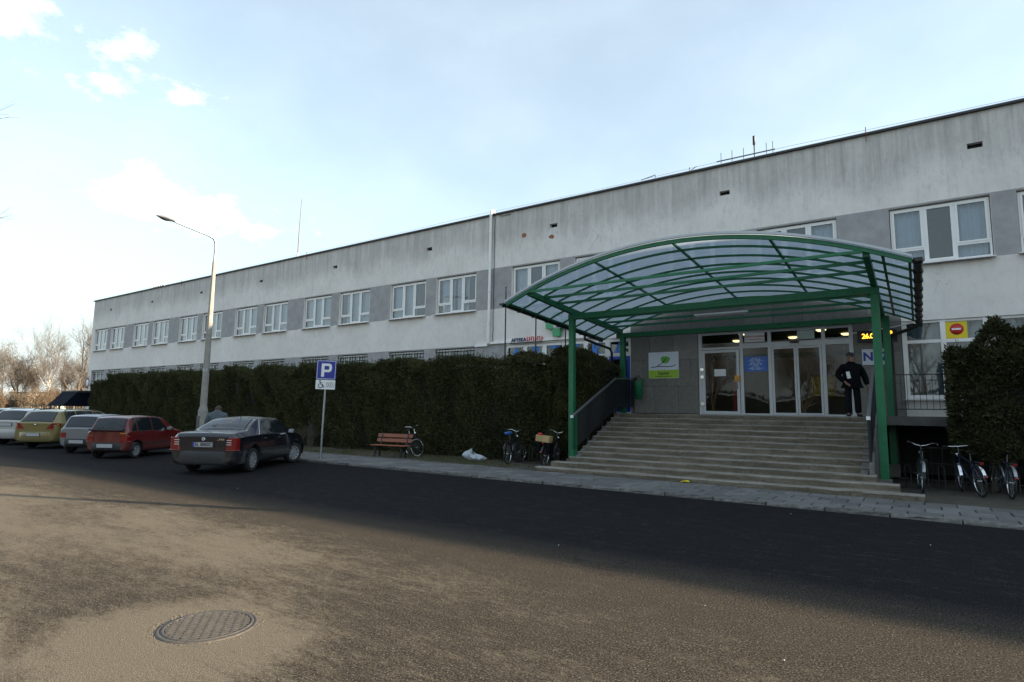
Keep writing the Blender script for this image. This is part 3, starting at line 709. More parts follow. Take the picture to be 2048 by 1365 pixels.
def worn_block(x0, x1, y0, y1, z0, z1, seed):
    rr = random.Random(seed); mb = MB(); n = max(6, int((x1-x0)/.3))
    prof = [(y1,z0),(y0,z0),(y0+.004,z0+.02),(y0,z1-.018),(y0+.014,z1-.002),(y0+.05,z1),(y1,z1)]
    def fn(u, v):
        p = prof[int(round(v*(len(prof)-1)))]; e = 1 if 2 <= round(v*(len(prof)-1)) <= 4 else .2
        return (x0+(x1-x0)*u, p[0]+rr.uniform(0,.009)*e, p[1]-rr.uniform(0,.008)*e*(p[1] > z0+.03))
    mb.grid(fn, n, len(prof)-1, smooth=False)
    for x in (x0, x1): mb.add([(x,y0,z0),(x,y1,z0),(x,y1,z1),(x,y0,z1)], [(0,1,2,3)])
    return mb
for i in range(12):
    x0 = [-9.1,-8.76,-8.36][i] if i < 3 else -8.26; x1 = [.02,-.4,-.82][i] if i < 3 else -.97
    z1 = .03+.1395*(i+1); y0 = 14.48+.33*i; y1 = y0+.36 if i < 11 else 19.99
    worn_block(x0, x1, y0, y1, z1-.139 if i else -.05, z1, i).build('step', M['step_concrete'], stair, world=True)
# fill below the steps, cheek walls and landing edge
for xa, xb in ((-8.25,-8.1), (-1.13,-.98)):
    MB().prism([(15.2,0),(15.2,.42),(18.2,1.66),(19.98,1.66),(19.98,0)], 'x', xa, xb).build('stringer', M['concrete_dark'], stair, world=True)
MB().prism([(15.25,0.02),(15.25,.66),(15.42,.72),(18.3,1.82),(18.3,0.02)], 'x', -.955, -.87).build('cheek_wall', M['concrete_dark'], stair, world=True)
gal = thing('gallery_slab', 'narrow raised concrete walkway before the shop windows right of the stairs', 'walkway', (3, 19, 0))
MB().box(-.86, 12, 18.55, 19.98, 1.52, 1.71).build('slab', M['concrete_dark'], gal, world=True, bevel=.01)
MB().box(-.86, 12, 18.5, 18.56, 1.5, 1.735).build('edge_beam', M['concrete_dark'], gal, world=True)
for x in (.9, 3.2, 5.5): MB().prism([(18.6,1.515),(19.97,1.515),(19.97,.9)], 'x', x-.06, x+.06).build('bracket', M['concrete_dark'], gal, world=True)
# ------------------------------------------------------------------ railings
def stair_rail(name, label, x, ya, yb, yc, z_lo, z_hi, seg_end):
    t = thing(name, label, 'railing', (x, ya, 0))
    pts = [(x,ya,z_lo),(x,yb,z_hi)]+([(x,yc,z_hi+.06)] if seg_end else [])
    mb = MB()
    for a, b in zip(pts[:-1], pts[1:]): mb.bar(a, b, .07, .045)
    mb.build('handrail', M['rail_cap'], t, world=True)
    MB().box(x-.04, x+.04, ya-.05, ya-.002, z_lo-.05, z_lo+.03).build('rail_end', M['white'], t, world=True)
    sl_ = (z_hi-z_lo)/(yb-ya); Hn = .98
    MB().bar((x,ya,z_lo-Hn),(x,yb,z_hi-Hn),.04,.05).build('bottom_rail', M['black'], t, world=True)
    n = int((yb-ya)/.105)
    bl = MB().box(-.008,.008,-.028,.028,-Hn+.02,-.02).mesh('baluster', M['black'])
    for k in range(n+1):
        y = ya+(yb-ya)*k/n
        put('baluster', bl, t, (x, y, z_lo+sl_*(y-ya)), world=True)
    if seg_end:
        m = int((yc-yb)/.11)
        MB().bar((x,yb,z_hi-.94),(x,yc,z_hi-.9),.03,.04).build('bottom_rail', M['black'], t, world=True)
        for k in range(1, m+1): put('baluster', bl, t, (x, yb+(yc-yb)*k/m, z_hi+.04), world=True)
    for k in range(4):
        y = ya+(yb-ya)*(k+.02)/3.05; MB().box(x-.022,x+.022,y-.022,y+.022, max(.05, z_lo+sl_*(y-ya)-1.22), z_lo+sl_*(y-ya)-.03).build('post', M['black'], t, world=True)
    return t
tl = stair_rail('stair_railing', 'black barred stair railing with grey handrail on the left side, by the hedge', -8.33, 15.3, 18.3, 19.85, 1.6, 2.86, True)
# green-painted end posts of the left railing
for dy in (-.02, .1, .2): MB().box(-8.36,-8.3, 15.3+dy, 15.34+dy, .45, 1.56+dy*.42).build('post', M['green'], tl, world=True)
MB().box(-8.4,-8.26,15.24,15.52,.45,.5).build('foot_plate', M['green'], tl, world=True)
stair_rail('stair_railing', 'black barred stair railing with white end cap on the right side, by the green post', -.93, 15.42, 18.32, 19.9, 1.69, 2.98, False)
gt = thing('walkway_railing', 'thin black bar railing along the raised walkway below the shop windows', 'railing', (3, 18.6, 1.7))
mb = MB()
for z in (2.82, 1.92): MB().bar((-.5,18.6,z),(11.8,18.6,z),.025,.025).build('rail', M['black'], gt, world=True)
bb = MB().box(-.006,.006,-.006,.006,-.45,.45).mesh('baluster', M['black'])
for k in range(90): put('baluster', bb, gt, (-.48+k*.135, 18.6, 2.37), world=True)
for x in (-.5, 1.4, 3.3, 5.2, 7.1): MB().box(x-.02,x+.02,18.585,18.615,1.72,2.84).build('post', M['black'], gt, world=True)
wf = thing('mesh_fence', 'dark wire-grid fence panel standing behind the bicycles under the walkway', 'fence', (1.5, 17.9, 0))
for k in range(14): MB().bar((.2+k*.22,17.9,.08),(.2+k*.22,17.9,1.0),.012,.012).build('wire_bar', M['black'], wf, world=True)
for z in (.2,.6,.98): MB().bar((.1,17.9,z),(3.2,17.9,z),.02,.02).build('rail', M['black'], wf, world=True)

# ------------------------------------------------------------------ canopy
def poly_panel():
    m = bpy.data.materials.new('polycarbonate'); m.use_nodes = True; nt = m.node_tree; N = nt.nodes; L = nt.links
    N.remove(N['Principled BSDF']); out = N['Material Output']
    tl_ = N.new('ShaderNodeBsdfTranslucent'); tl_.inputs[0].default_value = (.40,.46,.52,1)
    df = N.new('ShaderNodeBsdfDiffuse'); df.inputs[0].default_value = (.36,.40,.46,1)
    tr = N.new('ShaderNodeBsdfTransparent'); tr.inputs[0].default_value = (.40,.46,.52,1)
    gl = N.new('ShaderNodeBsdfGlossy'); gl.inputs['Roughness'].default_value = .18; gl.inputs[0].default_value = (.8,.85,.9,1)
    tc = N.new('ShaderNodeTexCoord'); wv = N.new('ShaderNodeTexNoise'); wv.inputs['Scale'].default_value = 3; wv.inputs['Detail'].default_value = 5
    mp = N.new('ShaderNodeMapping'); mp.inputs['Scale'].default_value = (.6, 7, 1); L.new(tc.outputs['Object'], mp.inputs[0]); L.new(mp.outputs[0], wv.inputs['Vector'])
    a = N.new('ShaderNodeMixShader'); a.inputs[0].default_value = .12; L.new(tl_.outputs[0], a.inputs[1]); L.new(df.outputs[0], a.inputs[2])
    mr = N.new('ShaderNodeMapRange'); L.new(wv.outputs[0], mr.inputs[0]); mr.inputs[1].default_value = .3; mr.inputs[2].default_value = .7; mr.inputs[3].default_value = .30; mr.inputs[4].default_value = .50
    b = N.new('ShaderNodeMixShader'); L.new(mr.outputs[0], b.inputs[0]); L.new(a.outputs[0], b.inputs[1]); L.new(tr.outputs[0], b.inputs[2])
    c = N.new('ShaderNodeMixShader'); c.inputs[0].default_value = .07; L.new(b.outputs[0], c.inputs[1]); L.new(gl.outputs[0], c.inputs[2]); L.new(c.outputs[0], out.inputs[0])
    return m
M['panel'] = poly_panel()
CX0, CX1 = -9.45, .06; CXC = (CX0+CX1)/2; CHW = (CX1-CX0)/2; CY0, CY1 = 13.4, 19.75
def ze(y): return 4.76-.35*(y-CY0)/(CY1-CY0)
def zr_(x, y): return ze(y)+1.10*(1-((x-CXC)/CHW)**2)
can = thing('entrance_canopy', 'green steel canopy with arched translucent roof over the entrance stairs', 'canopy', (-4.7, 16, 0))
PXL, PXR = -8.72, -.70
for (x, y, z0) in ((PXL,16,.3),(PXR,16,.3),(PXL+.12,19.55,1.7),(PXR+.08,19.55,.4)):
    zt = zr_(PXL, y)-.19 if y > 17 else zr_(PXL, y)-.36
    MB().box(x-.085,x+.085,y-.085,y+.085,z0,zt).build('post', M['green'], can, world=True, bevel=.006)
    MB().box(x-.13,x+.13,y-.13,y+.13,z0-.3 if z0 < 1 else z0, z0+.015).build('base_plate', M['concrete_dark'] if z0 < 1 else M['green'], can, world=True)
zb = zr_(PXL, 16)-.19
MB().box(PXL-.1, PXR+.1, 15.91, 16.09, zb-.17, zb).build('main_beam', M['green'], can, world=True, bevel=.004)
zb2 = zr_(PXL, 19.55)-.19
MB().box(PXL-.1, PXR+.1, 19.46, 19.62, zb2-.16, zb2).build('rear_beam', M['green'], can, world=True, bevel=.004)
for x in (PXL, PXR):
    mb = MB(); ya, yb = 13.55, 19.7
    mb.prism([(ya, zr_(PXL,ya)-.16), (15.9, zr_(PXL,15.9)-.19), (yb, zr_(PXL,yb)-.19), (yb, zr_(PXL,yb)-.03), (ya, zr_(PXL,ya)-.03)], 'x', x-.06, x+.06)
    mb.build('bracket_beam', M['green'], can, world=True, bevel=.004)
RY = [13.47+.775*k for k in range(9)]
NSEG = 28
def arch_rib(y, w, h, dz):
    mb = MB(); vs = []; xs = [CX0+(CX1-CX0)*k/NSEG for k in range(NSEG+1)]
    for x in xs:
        z = zr_(x, y)+dz; vs += [(x,y-w/2,z-h),(x,y+w/2,z-h),(x,y+w/2,z),(x,y-w/2,z)]
    fs = []
    for k in range(NSEG):
        a = 4*k; b = a+4; fs += [(a,a+1,b+1,b),(a+1,a+2,b+2,b+1),(a+2,a+3,b+3,b+2),(a+3,a,b,b+3)]
    fs += [(0,1,2,3),(4*NSEG,4*NSEG+1,4*NSEG+2,4*NSEG+3)]
    return mb.add(vs, fs)
for i, y in enumerate(RY):
    arch_rib(y, .05 if i else .07, .05 if i else .09, -.012).build('arch_rib', M['green'], can, world=True)
    if i in (0,1,2,4,5,6,7):
        zt = zr_(PXL, y)-.032
        MB().box(PXL+.06, PXR-.06, y-.025, y+.025, zt-.065, zt).build('tie_bar', M['green'], can, world=True)
PU = [CX0+.04, -8.85, -6.75, -4.68, -2.5, -.42, CX1-.04]
for x in PU:
    mb = MB(); a = (x, CY0+.05, zr_(x,CY0+.05)-.035); b = (x, CY1, zr_(x,CY1)-.035); mb.bar(a, b, .05, .05); mb.build('purlin', M['green'], can, world=True)
ys = [CY0]+RY[1:]+[CY1]
for i in range(len(ys)-1):
    for j in range(len(PU)-1):
        xa, xb = PU[j], PU[j+1]; xa = CX0-.03 if j == 0 else xa; xb = CX1+.03 if j == len(PU)-2 else xb; n = max(2, int((xb-xa)/.35))
        if j == 0: xa = CX0-.03
        MB().grid(lambda u, v: (xa+(xb-xa)*u, ys[i]+.004+(ys[i+1]-ys[i]-.008)*v, zr_(xa+(xb-xa)*u, ys[i]+(ys[i+1]-ys[i])*v)+.003), n, 1).build('roof_panel', M['panel'], can, world=True, fix=False)
# pale edge profile along the front of the roof sheet
arch_rib(CY0-.01, .05, .055, .05).build('edge_profile', mat('edge_profile', (.5,.53,.56), .4), can, world=True)
# side gutters and their pipes
for sx, x in ((-1, CX0-.08), (1, CX1+.09)):
    mb = MB()
    def gfn(u, v):
        y = CY0-.08+(CY1-CY0+.05)*u; a = math.pi*(1+v); return (x+.075*math.cos(a), y, ze(y)-.03+.075*math.sin(a))
    mb.grid(gfn, 12, 8); mb.grid(lambda u, v: (x+.07*math.cos(math.pi*(1+v)), CY0-.08+(CY1-CY0+.05)*u, ze(CY0-.08+(CY1-CY0+.05)*u)-.03+.07*math.sin(math.pi*(1+v))), 12, 8)
    mb.add([(x+.075*math.cos(math.pi*(1+k/8)), CY0-.08, ze(CY0)-.03+.075*math.sin(math.pi*(1+k/8))) for k in range(9)], [tuple(range(9))])
    mb.build('gutter', M['gutter'], can, world=True, fix=False)
    for k in range(9):
        y = RY[k]+.02; MB().box(x-.09, x+.09, y-.02, y+.02, ze(y)-.115, ze(y)-.0).build('gutter_clip', M['gutter'], can, world=True, bevel=.02)
MB().tube([(CX0-.08,18.4,ze(18.4)-.08),(CX0-.08,18.4,ze(18.4)-.22),(CX0+.1,18.5,ze(18.4)-.3),(-8.95,19.2,3.98),(-8.92,19.3,3.85),(-8.92,19.35,1.4),(-8.92,19.35,.3)], .045, 10).build('downpipe', M['gutter'], can, world=True)
MB().tube([(CX1+.09,19.4,ze(19.4)-.08),(CX1+.09,19.4,ze(19.4)-.2),(-.1,19.6,ze(19.4)-.3),(-.5,19.75,4.02),(-.53,19.8,3.9),(-.53,19.8,1.75),(-.53,19.8,.2)], .05, 10).build('downpipe', M['gutter'], can, world=True)
for (x0, y) in ((-6.1, 16.55), (-5.5, 17.9)):
    zz = zr_(PXL, y)-.08; MB().box(x0, x0+1.55, y-.06, y+.06, zz-.05, zz).build('tube_light', M['white'], can, world=True); MB().tube([(x0+.05,y,zz-.07),(x0+1.5,y,zz-.07)], .016, 8).build('tube_light', M['paper'], can, world=True)
MB().tube([(-1.52,YF-.08,4.14),(-1.0,YF-.1,4.2),(-.4,YF-.1,4.27),(.0,YF-.15,4.34)], .018, 6).build('white_conduit', M['white_frame'], H, world=True)

# ------------------------------------------------------------------ signs on and by the facade
def board(name, label, cat, x0, x1, z0, z1, y, m, th=.02, group=None):
    t = thing(name, label, cat, ((x0+x1)/2, y, z0), 0, group); MB().box(x0,x1,y-th,y,z0,z1).build('board', m, t, world=True); return t
yb = YF-.04
s = board('hospital_sign', 'square sign with green leaf over a lime strip reading Szpital on the stone wall', 'sign', -7.8, -6.72, 2.93, 3.85, yb, M['skyw'])
MB().box(-7.79,-6.73,yb-.024,yb-.021,2.94,3.22).build('lime_strip', M['lime'], s, world=True)
put('lettering', text_mesh('Szpital', .16, M['ink'], .001, .002), s, (-7.26, yb-.027, 3.11), UPR, world=True)
mb = MB()
for k in range(14): mb.box(-7.55+k*.042, -7.55+k*.042+.03, yb-.028, yb-.0245, 2.99, 3.015)
mb.build('small_print', M['ink'], s, world=True)
rr = random.Random(5); lf = [(-7.2+.155*math.cos(a)*(1+.12*math.sin(3*a+1))*rr.uniform(.92,1.08), 3.58+.14*math.sin(a)*(1+.12*math.cos(2*a))*rr.uniform(.92,1.08)) for a in [6.283*k/22 for k in range(22)]]
MB().prism(lf, 'y', yb-.026, yb-.021).build('leaf_emblem', M['leafgreen'], s, world=True)
MB().tube([(-7.47,yb-.026,3.37),(-7.38,yb-.026,3.42),(-7.28,yb-.026,3.49),(-7.17,yb-.026,3.62)], .012, 4).build('leaf_stem', M['ink'], s, world=True)
MB().tube([(-7.7,yb-.026,3.32),(-7.4,yb-.026,3.355),(-7.1,yb-.026,3.335),(-6.95,yb-.026,3.34),(-6.82,yb-.026,3.39)], .012, 4).build('blue_line', M['navy'], s, world=True)
e = E_-.05
s = board('no_smoking_sign', 'white sign with red capital letters above the glass entrance', 'sign', -4.54, -3.93, tz+.19, EN[3]-.08, e, M['paper'], .008)
put('lettering', text_mesh('ZAKAZ PALENIA', .083, M['red'], .001, .0022), s, (-4.235, e-.0095, 4.22), UPR, world=True)
put('lettering', text_mesh('NA TERENIE SZPITALA', .056, M['red'], .001, .0016), s, (-4.235, e-.0095, 4.125), UPR, world=True)
s = board('blue_notice', 'blue notice with white lines of print on the fixed glass beside the doors', 'notice', -4.58, -3.88, 3.1, 3.58, E_+.02, M['lblue'], .006)
mb = MB()
for k, w in enumerate((.3,.34,.5,.3,.42,.44,.26,.3,.52,.28)):
    z = 3.53-k*.041; n = int(w/.035)
    for q in range(n):
        if (q*7+k*3) % 6: x = -4.23-w/2+q*.035; mb.box(x, x+.026, E_+.0125, E_+.0135, z-.011, z+.004)
mb.build('small_print', M['white'], s, world=True)
tag(MB().box(-5.53,-5.16,E_-.05,E_-.046,2.97,3.2).build('paper_note', M['paper']), 'white paper note taped on the hinged glass door', 'note')
tag(MB().box(-2.98,-2.5,E_-.05,E_-.046,4.06,4.33).build('paper_note', mat('green_paper', (.42,.5,.46), .8)), 'pale green paper in the transom over the sliding doors', 'note')
tag(MB().box(-4.88,-4.72,E_-.075,E_-.048,2.78,2.98).build('warning_sticker', M['orange']), 'orange square sticker by the handle of the hinged door', 'sticker')
s = board('date_display', 'black display with glowing amber digits on the stone right of the doors', 'display', -1.36, -.38, 3.86, 4.2, yb-.03, M['black'], .06)
put('lettering', text_mesh('26.0', .2, M['led'], .002, 0, 'LEFT', .88), s, (-1.25, yb-.095, 4.03), UPR, world=True)
put('lettering', text_mesh('9', .17, M['led'], .002, 0), s, (-.53, yb-.095, 4.09), UPR, world=True)
s = board('insurer_sign', 'white sign with dark blue capitals NFZ right of the doors', 'sign', -1.27, -.58, 3.2, 3.66, yb, M['skyw'], .03)
put('lettering', text_mesh('NFZ', .34, M['blue'], .002, .012, spacing=1.05), s, (-.92, yb-.034, 3.43), UPR, world=True)
s = board('shop_poster', 'yellow poster with red round stop emblem in the upper shop window', 'poster', .72, 1.22, 3.88, 4.34, YF+.085, M['yellow'], .006)
MB().lathe([(0,0),(.155,0),(.155,.003),(0,.003)], 28, axis='y').build('emblem', M['red'], s, (.99, YF+.073, 4.13), world=True); MB().box(.88,1.08,YF+.069,YF+.0725,4.11,4.155).build('emblem_bar', M['white'], s, world=True)
tag(MB().box(.68,1.2,YF+.075,YF+.083,2.32,2.55).build('shop_poster', M['yellow']), 'low yellow strip poster at the bottom of the shop window', 'poster')
tag(MB().box(.66,.95,YF+.075,YF+.083,3.1,3.22).build('shop_poster', M['yellow']), 'small yellow poster strip halfway up the shop window behind the bush', 'poster')
# pharmacy cross projecting from the wall
c = thing('pharmacy_cross', 'green cross sign with white oval emblem on the wall above the hedge', 'sign', (-11.55, YF-.3, 4.75))
a_ = .15; cr = [(-a_,-.45),(a_,-.45),(a_,-a_),(.45,-a_),(.45,a_),(a_,a_),(a_,.45),(-a_,.45),(-a_,a_),(-.45,a_),(-.45,-a_),(-a_,-a_)]
cr = [(p[0]*1.05-11.5, p[1]*1.05+5.12) for p in cr]
MB().prism(cr, 'y', YF-.22, YF-.08).build('cross', mat('cross_green', (.05,.33,.14), .4), c, world=True)
MB().lathe([(0,-.01),(.2,-.01),(.2,.0),(0,.0)], 28, axis='y').build('emblem_disc', M['white'], c, (-11.46,YF-.222,5.18), world=True, rot=None).scale = (1,1,1.25)
mb = MB(); mb.tube([(-11.54,YF-.24,5.36),(-11.4,YF-.24,5.28),(-11.52,YF-.24,5.18),(-11.38,YF-.24,5.1),(-11.46,YF-.24,5.0)], .03, 6); mb.build('emblem_snake', M['blue'], c, world=True)
MB().box(-11.56,-11.44,YF-.08,YF-.005,5.0,5.2).build('wall_bracket', M['steel'], c, world=True)
# litter bin on the landing
b = thing('litter_bin', 'green hanging litter bin on the landing by the left railing', 'bin', (-8.05, 19.6, 1.7))
MB().lathe([(.0,2.2),(.12,2.2),(.155,2.78),(.155,2.8),(.14,2.8),(.11,2.25),(0,2.25)], 20).build('bucket', mat('bin_green', (.012,.16,.07), .45), b, (-8.05,19.6,0), world=True)
mb = MB(); mb.tube([(-8.22,19.6,1.7),(-8.22,19.6,2.95),(-8.05,19.6,3.02),(-7.9,19.6,2.85)], .018, 6); mb.build('stand', M['black'], b, world=True)
MB().grid(lambda u, v: (-8.05+.17*math.cos(math.pi*v), 19.46+.28*u, 2.8+.14*math.sin(math.pi*v)), 1, 10).build('hood', M['green'], b, world=True, fix=False)
# flag poles in front of the pharmacy
def pix(u, v, Y):
    cm = sc.camera.matrix_world; d = cm.to_3x3() @ Vector(((u-1024), -(v-682.5), -F_PX)); t_ = Y/d.y; return Vector((d.x*t_, Y, CAM_H+d.z*t_))
for i, (u, v, lb) in enumerate(((1012, 578, 'thin black flag pole at the left corner of the canopy gutter, tallest of three'), (1072, 625, 'thin black flag pole, middle of three before the pharmacy'), (1131, 650, 'thin black flag pole, right one of three, beside the green cross'))):
    p = pix(u, v, 18.9); MB().tube([(0,0,0),(0,0,p.z-.3),(0,0,p.z)], [.03,.024,.015], 8).lathe([(.0,p.z+.03),(.03,p.z),(0,p.z-.02)], 8).build
    tp = thing('flag_pole', lb, 'flag pole', (p.x, 18.9, .04), 0, 'flag poles before the pharmacy')
    MB().tube([(0,0,0),(0,0,p.z-.3),(0,0,p.z)], [.03,.026,.018], 8).build('pole', M['black'], tp); MB().lathe([(0,p.z+.05),(.028,p.z+.03),(.03,p.z),(0,p.z-.005)], 10).build('finial', M['black'], tp)
# roof aerials
t = thing('roof_aerial', 'black horizontal aerial array with short mast on the roof edge above the canopy', 'aerial', (-4.4, YF+.3, ROOF+.08))
MB().bar((-5.35,YF+.3,ROOF+.33),(-3.45,YF+.3,ROOF+.33),.03,.035).build('boom', M['black'], t, world=True)
for x in (-5.2,-4.83,-4.45,-3.72,-3.52): MB().bar((x,YF+.3,ROOF+.08),(x,YF+.3,ROOF+.62),.016,.016).build('element', M['black'], t, world=True)
MB().tube([(-4.1,YF+.3,ROOF+.08),(-4.1,YF+.3,ROOF+.62),(-4.1,YF+.3,ROOF+.65),(-4.1,YF+.3,ROOF+.95)], [.02,.02,.045,.045], 8).build('mast', M['black'], t, world=True)
t = thing('roof_mast', 'tall thin whip aerial rising from the roof of the long wing', 'aerial', (-29.4, YF+.6, ROOF))
MB().tube([(-29.4,YF+.6,ROOF),(-29.4,YF+.6,ROOF+.55)], .045, 8).build('base', M['steel'], t, world=True)
MB().tube([(-29.4,YF+.6,ROOF+.5),(-29.4,YF+.6,ROOF+1.6),(-29.33,YF+.6,13.95)], [.03,.024,.012], 6).build('whip', M['gold_rim'], t, world=True)
t = thing('roof_aerial', 'small grid aerial on the far left end of the roof', 'aerial', (-47, YF+1, ROOF))
MB().bar((-48,YF+1,ROOF+.55),(-46,YF+1,ROOF+.55),.03,.03).build('boom', M['steel'], t, world=True)
for k in range(6): MB().bar((-47.9+.36*k,YF+1,ROOF),(-47.9+.36*k,YF+1,ROOF+.8),.02,.02).build('element', M['steel'], t, world=True)
t = thing('cable_post', 'small bent bracket holding a wire on the roof edge right of the rain pipe', 'bracket', (-7.5, YF, ROOF))
MB().tube([(-7.45,YF-.05,ROOF),(-7.45,YF-.05,ROOF+.2),(-8.0,YF-.05,ROOF+.12)], .015, 5).build('arm', M['black'], t, world=True)
t = thing('cable_post', 'short wire post on the roof edge just left of the aerial array', 'bracket', (-6.2, YF, ROOF))
MB().tube([(-6.2,YF-.05,ROOF),(-6.2,YF-.05,ROOF+.2)], .015, 5).tube([(-6.2,YF-.05,ROOF+.05),(-5.95,YF-.05,ROOF+.18)], .012, 5).build('arm', M['black'], t, world=True)
# ------------------------------------------------------------------ hedges
def foliage_mat(name, c0, c1, c2, rough=.65):
    m, t = newmat(name, rough, .15); p = t.pos()
    a = t.map(t.noise(p, 1.1, 4, .6), .35, .65); b = t.map(t.noise(p, 9, 3, .6), .35, .7); c = t.map(t.noise(p, 45, 2, .5), .3, .7)
    col = t.mix(a, c0, c1); col = t.mix(t.m('MULTIPLY', b, .55), col, c2); col = t.mix(t.m('MULTIPLY', c, .35), col, tuple(q*.45 for q in c0))
    br = t.map(t.noise(p, 1.6, 5, .7), .60, .74); col = t.mix(t.m('MULTIPLY', br, .6), col, (.085,.052,.026))
    t.color(col); return m
M['thuja'] = foliage_mat('thuja', (.040,.047,.019), (.076,.080,.030), (.12,.105,.046))
M['yew'] = foliage_mat('yew', (.032,.038,.018), (.052,.058,.024), (.08,.075,.032))
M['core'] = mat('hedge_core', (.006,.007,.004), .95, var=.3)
def sines(seed, n=7, f0=.6, f1=4.5):
    r = np.random.default_rng(seed); f = r.uniform(f0, f1, (n,2)); ph = r.uniform(0, 6.28, n); a = 1/np.hypot(f[:,0], f[:,1])**.7; a /= a.sum()
    def fn(u, v):
        s = 0
        for k in range(n): s = s+a[k]*np.sin(f[k,0]*u+f[k,1]*v*1.1+ph[k])
        return s
    return fn
def sprays(P, D, Lg, Wd, r):
    n = len(P); D = D/np.linalg.norm(D, axis=1)[:,None]
    q = r.normal(size=(n,3)); S = np.cross(D, q); S /= np.linalg.norm(S, axis=1)[:,None]
    mid = P+D*(Lg*.55)[:,None]; V = np.stack([P, mid+S*Wd[:,None], P+D*Lg[:,None], mid-S*Wd[:,None]], 1).reshape(-1,3)
    return V, np.arange(n*4).reshape(-1,4)
def hedge(name, label, x0, x1, yf, yb, top, n, seed, m, gaps=None, zmin=0, lmin=.07, lmax=.17, round_end=(.6,.6)):
    r = np.random.default_rng(seed); b1 = sines(seed); b2 = sines(seed+1, 6, .5, 2.2); cx, cy = (x0+x1)/2, (yf+yb)/2
    t = thing(name, label, 'hedge', (cx, cy, 0))
    def topf(x): return top(x)+.26*b2(x, 0*x+3)-.13*np.abs(np.sin(x*1.9+.5*np.sin(x*.7)))**4+.03*np.sin(x*13.1)
    def inset(x, z):   # rounded vertical ends
        k = np.clip((x-x0)/round_end[0], 0, 1); k2 = np.clip((x1-x)/round_end[1], 0, 1)
        return .55*((1-k)**2+(1-k2)**2)
    def zf_(x): return zmin*(1+.25*np.sin(x*3.3)) if zmin else 0*x
    Ps = []; Ds = []
    nf = int(n*.72); x = r.uniform(x0, x1, nf); z = zf_(x)+r.uniform(0, 1, nf)**.92*(topf(x)-zf_(x))
    lean = .16*np.clip(z/np.maximum(topf(x), .1)-.75, 0, 1)*4
    y = yf+.34*b1(x, z*1.2)+.10*b2(x*3.1, z*3.7)+.13*np.abs(np.sin(x*1.9+.5*np.sin(x*.7)+.25*np.sin(z*1.3)))**3+lean**2*.6+inset(x, z)+r.exponential(.10, nf)
    Ps.append(np.c_[x,y,z+.05]); Ds.append(np.c_[r.normal(0,.75,nf), -.75+r.normal(0,.45,nf), .45+r.normal(0,.6,nf)])
    ntp = int(n*.2); x = r.uniform(x0+.1, x1-.1, ntp); y = r.uniform(yf+.12, yb-.1, ntp); z = topf(x)-.14*(np.abs((y-cy)/(yb-yf))*2)**3-r.exponential(.07, ntp)+.10*b1(x, y*3)
    Ps.append(np.c_[x,y,z]); Ds.append(np.c_[r.normal(0,.5,ntp), r.normal(-.1,.5,ntp), 1+r.normal(0,.3,ntp)])
    ne = n-nf-ntp
    for s_, xe, k in ((-1, x0, ne//2), (1, x1, ne-ne//2)):
        y = r.uniform(yf+.3, yb-.1, k); z = zmin+r.uniform(0, 1, k)*(topf(np.full(k, xe))-zmin); x = xe-s_*(r.exponential(.1, k)+.12*np.abs(b1(y*2, z)))
        Ps.append(np.c_[x,y,z]); Ds.append(np.c_[s_*.8+r.normal(0,.4,k), r.normal(0,.6,k), .4+r.normal(0,.5,k)])
    P = np.concatenate(Ps); D = np.concatenate(Ds)
    if gaps:
        keep = np.ones(len(P), bool)
        for (gx, gz, gr, pr) in gaps: keep &= ~((np.hypot(P[:,0]-gx, (P[:,2]-gz)*.6) < gr) & (r.uniform(0,1,len(P)) < pr))
        P = P[keep]; D = D[keep]
    L_ = r.uniform(lmin, lmax, len(P)); V, F = sprays(P, D, L_, L_*r.uniform(.09,.17,len(P)), r)
    put('foliage', fast_mesh('foliage', V, F, m), t, world=True)
    # leader shoots sticking out of the top
    k = int((x1-x0)*26); x = r.uniform(x0+.2, x1-.2, k); y = r.uniform(yf+.25, yb-.2, k); pz = topf(x)-.05
    Pk = []; Dk = []
    for q in range(k):
        h = r.uniform(.06,.36); ns = 9
        for s_ in range(ns): Pk.append((x[q]+r.normal(0,.012), y[q]+r.normal(0,.012), pz[q]+h*s_/ns)); Dk.append((r.normal(0,.5), r.normal(0,.5), 1.1))
    V, F = sprays(np.array(Pk), np.array(Dk), r.uniform(.05,.11,len(Pk)), r.uniform(.008,.016,len(Pk)), r)
    put('shoots', fast_mesh('shoots', V, F, m), t, world=True)['kind'] = 'stuff'
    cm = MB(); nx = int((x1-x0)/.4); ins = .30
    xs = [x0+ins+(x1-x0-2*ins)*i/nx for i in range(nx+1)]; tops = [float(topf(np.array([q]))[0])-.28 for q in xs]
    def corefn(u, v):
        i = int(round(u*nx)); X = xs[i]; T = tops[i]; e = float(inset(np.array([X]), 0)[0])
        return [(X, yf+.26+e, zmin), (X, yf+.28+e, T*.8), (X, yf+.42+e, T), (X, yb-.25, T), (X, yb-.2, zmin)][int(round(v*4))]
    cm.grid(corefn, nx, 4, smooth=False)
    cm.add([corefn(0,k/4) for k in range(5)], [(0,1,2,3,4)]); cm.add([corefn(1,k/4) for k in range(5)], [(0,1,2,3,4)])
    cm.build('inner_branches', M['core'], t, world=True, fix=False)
    return t
hedge('thuja_hedge', 'long tall dark green clipped thuja hedge along the hospital front', -46.2, -10.15, 16.75, 18.3, lambda x: 3.64+np.where(x < -43.5, (x+43.5)*.28, 0), 330000, 3, M['thuja'], lmin=.06, lmax=.15)
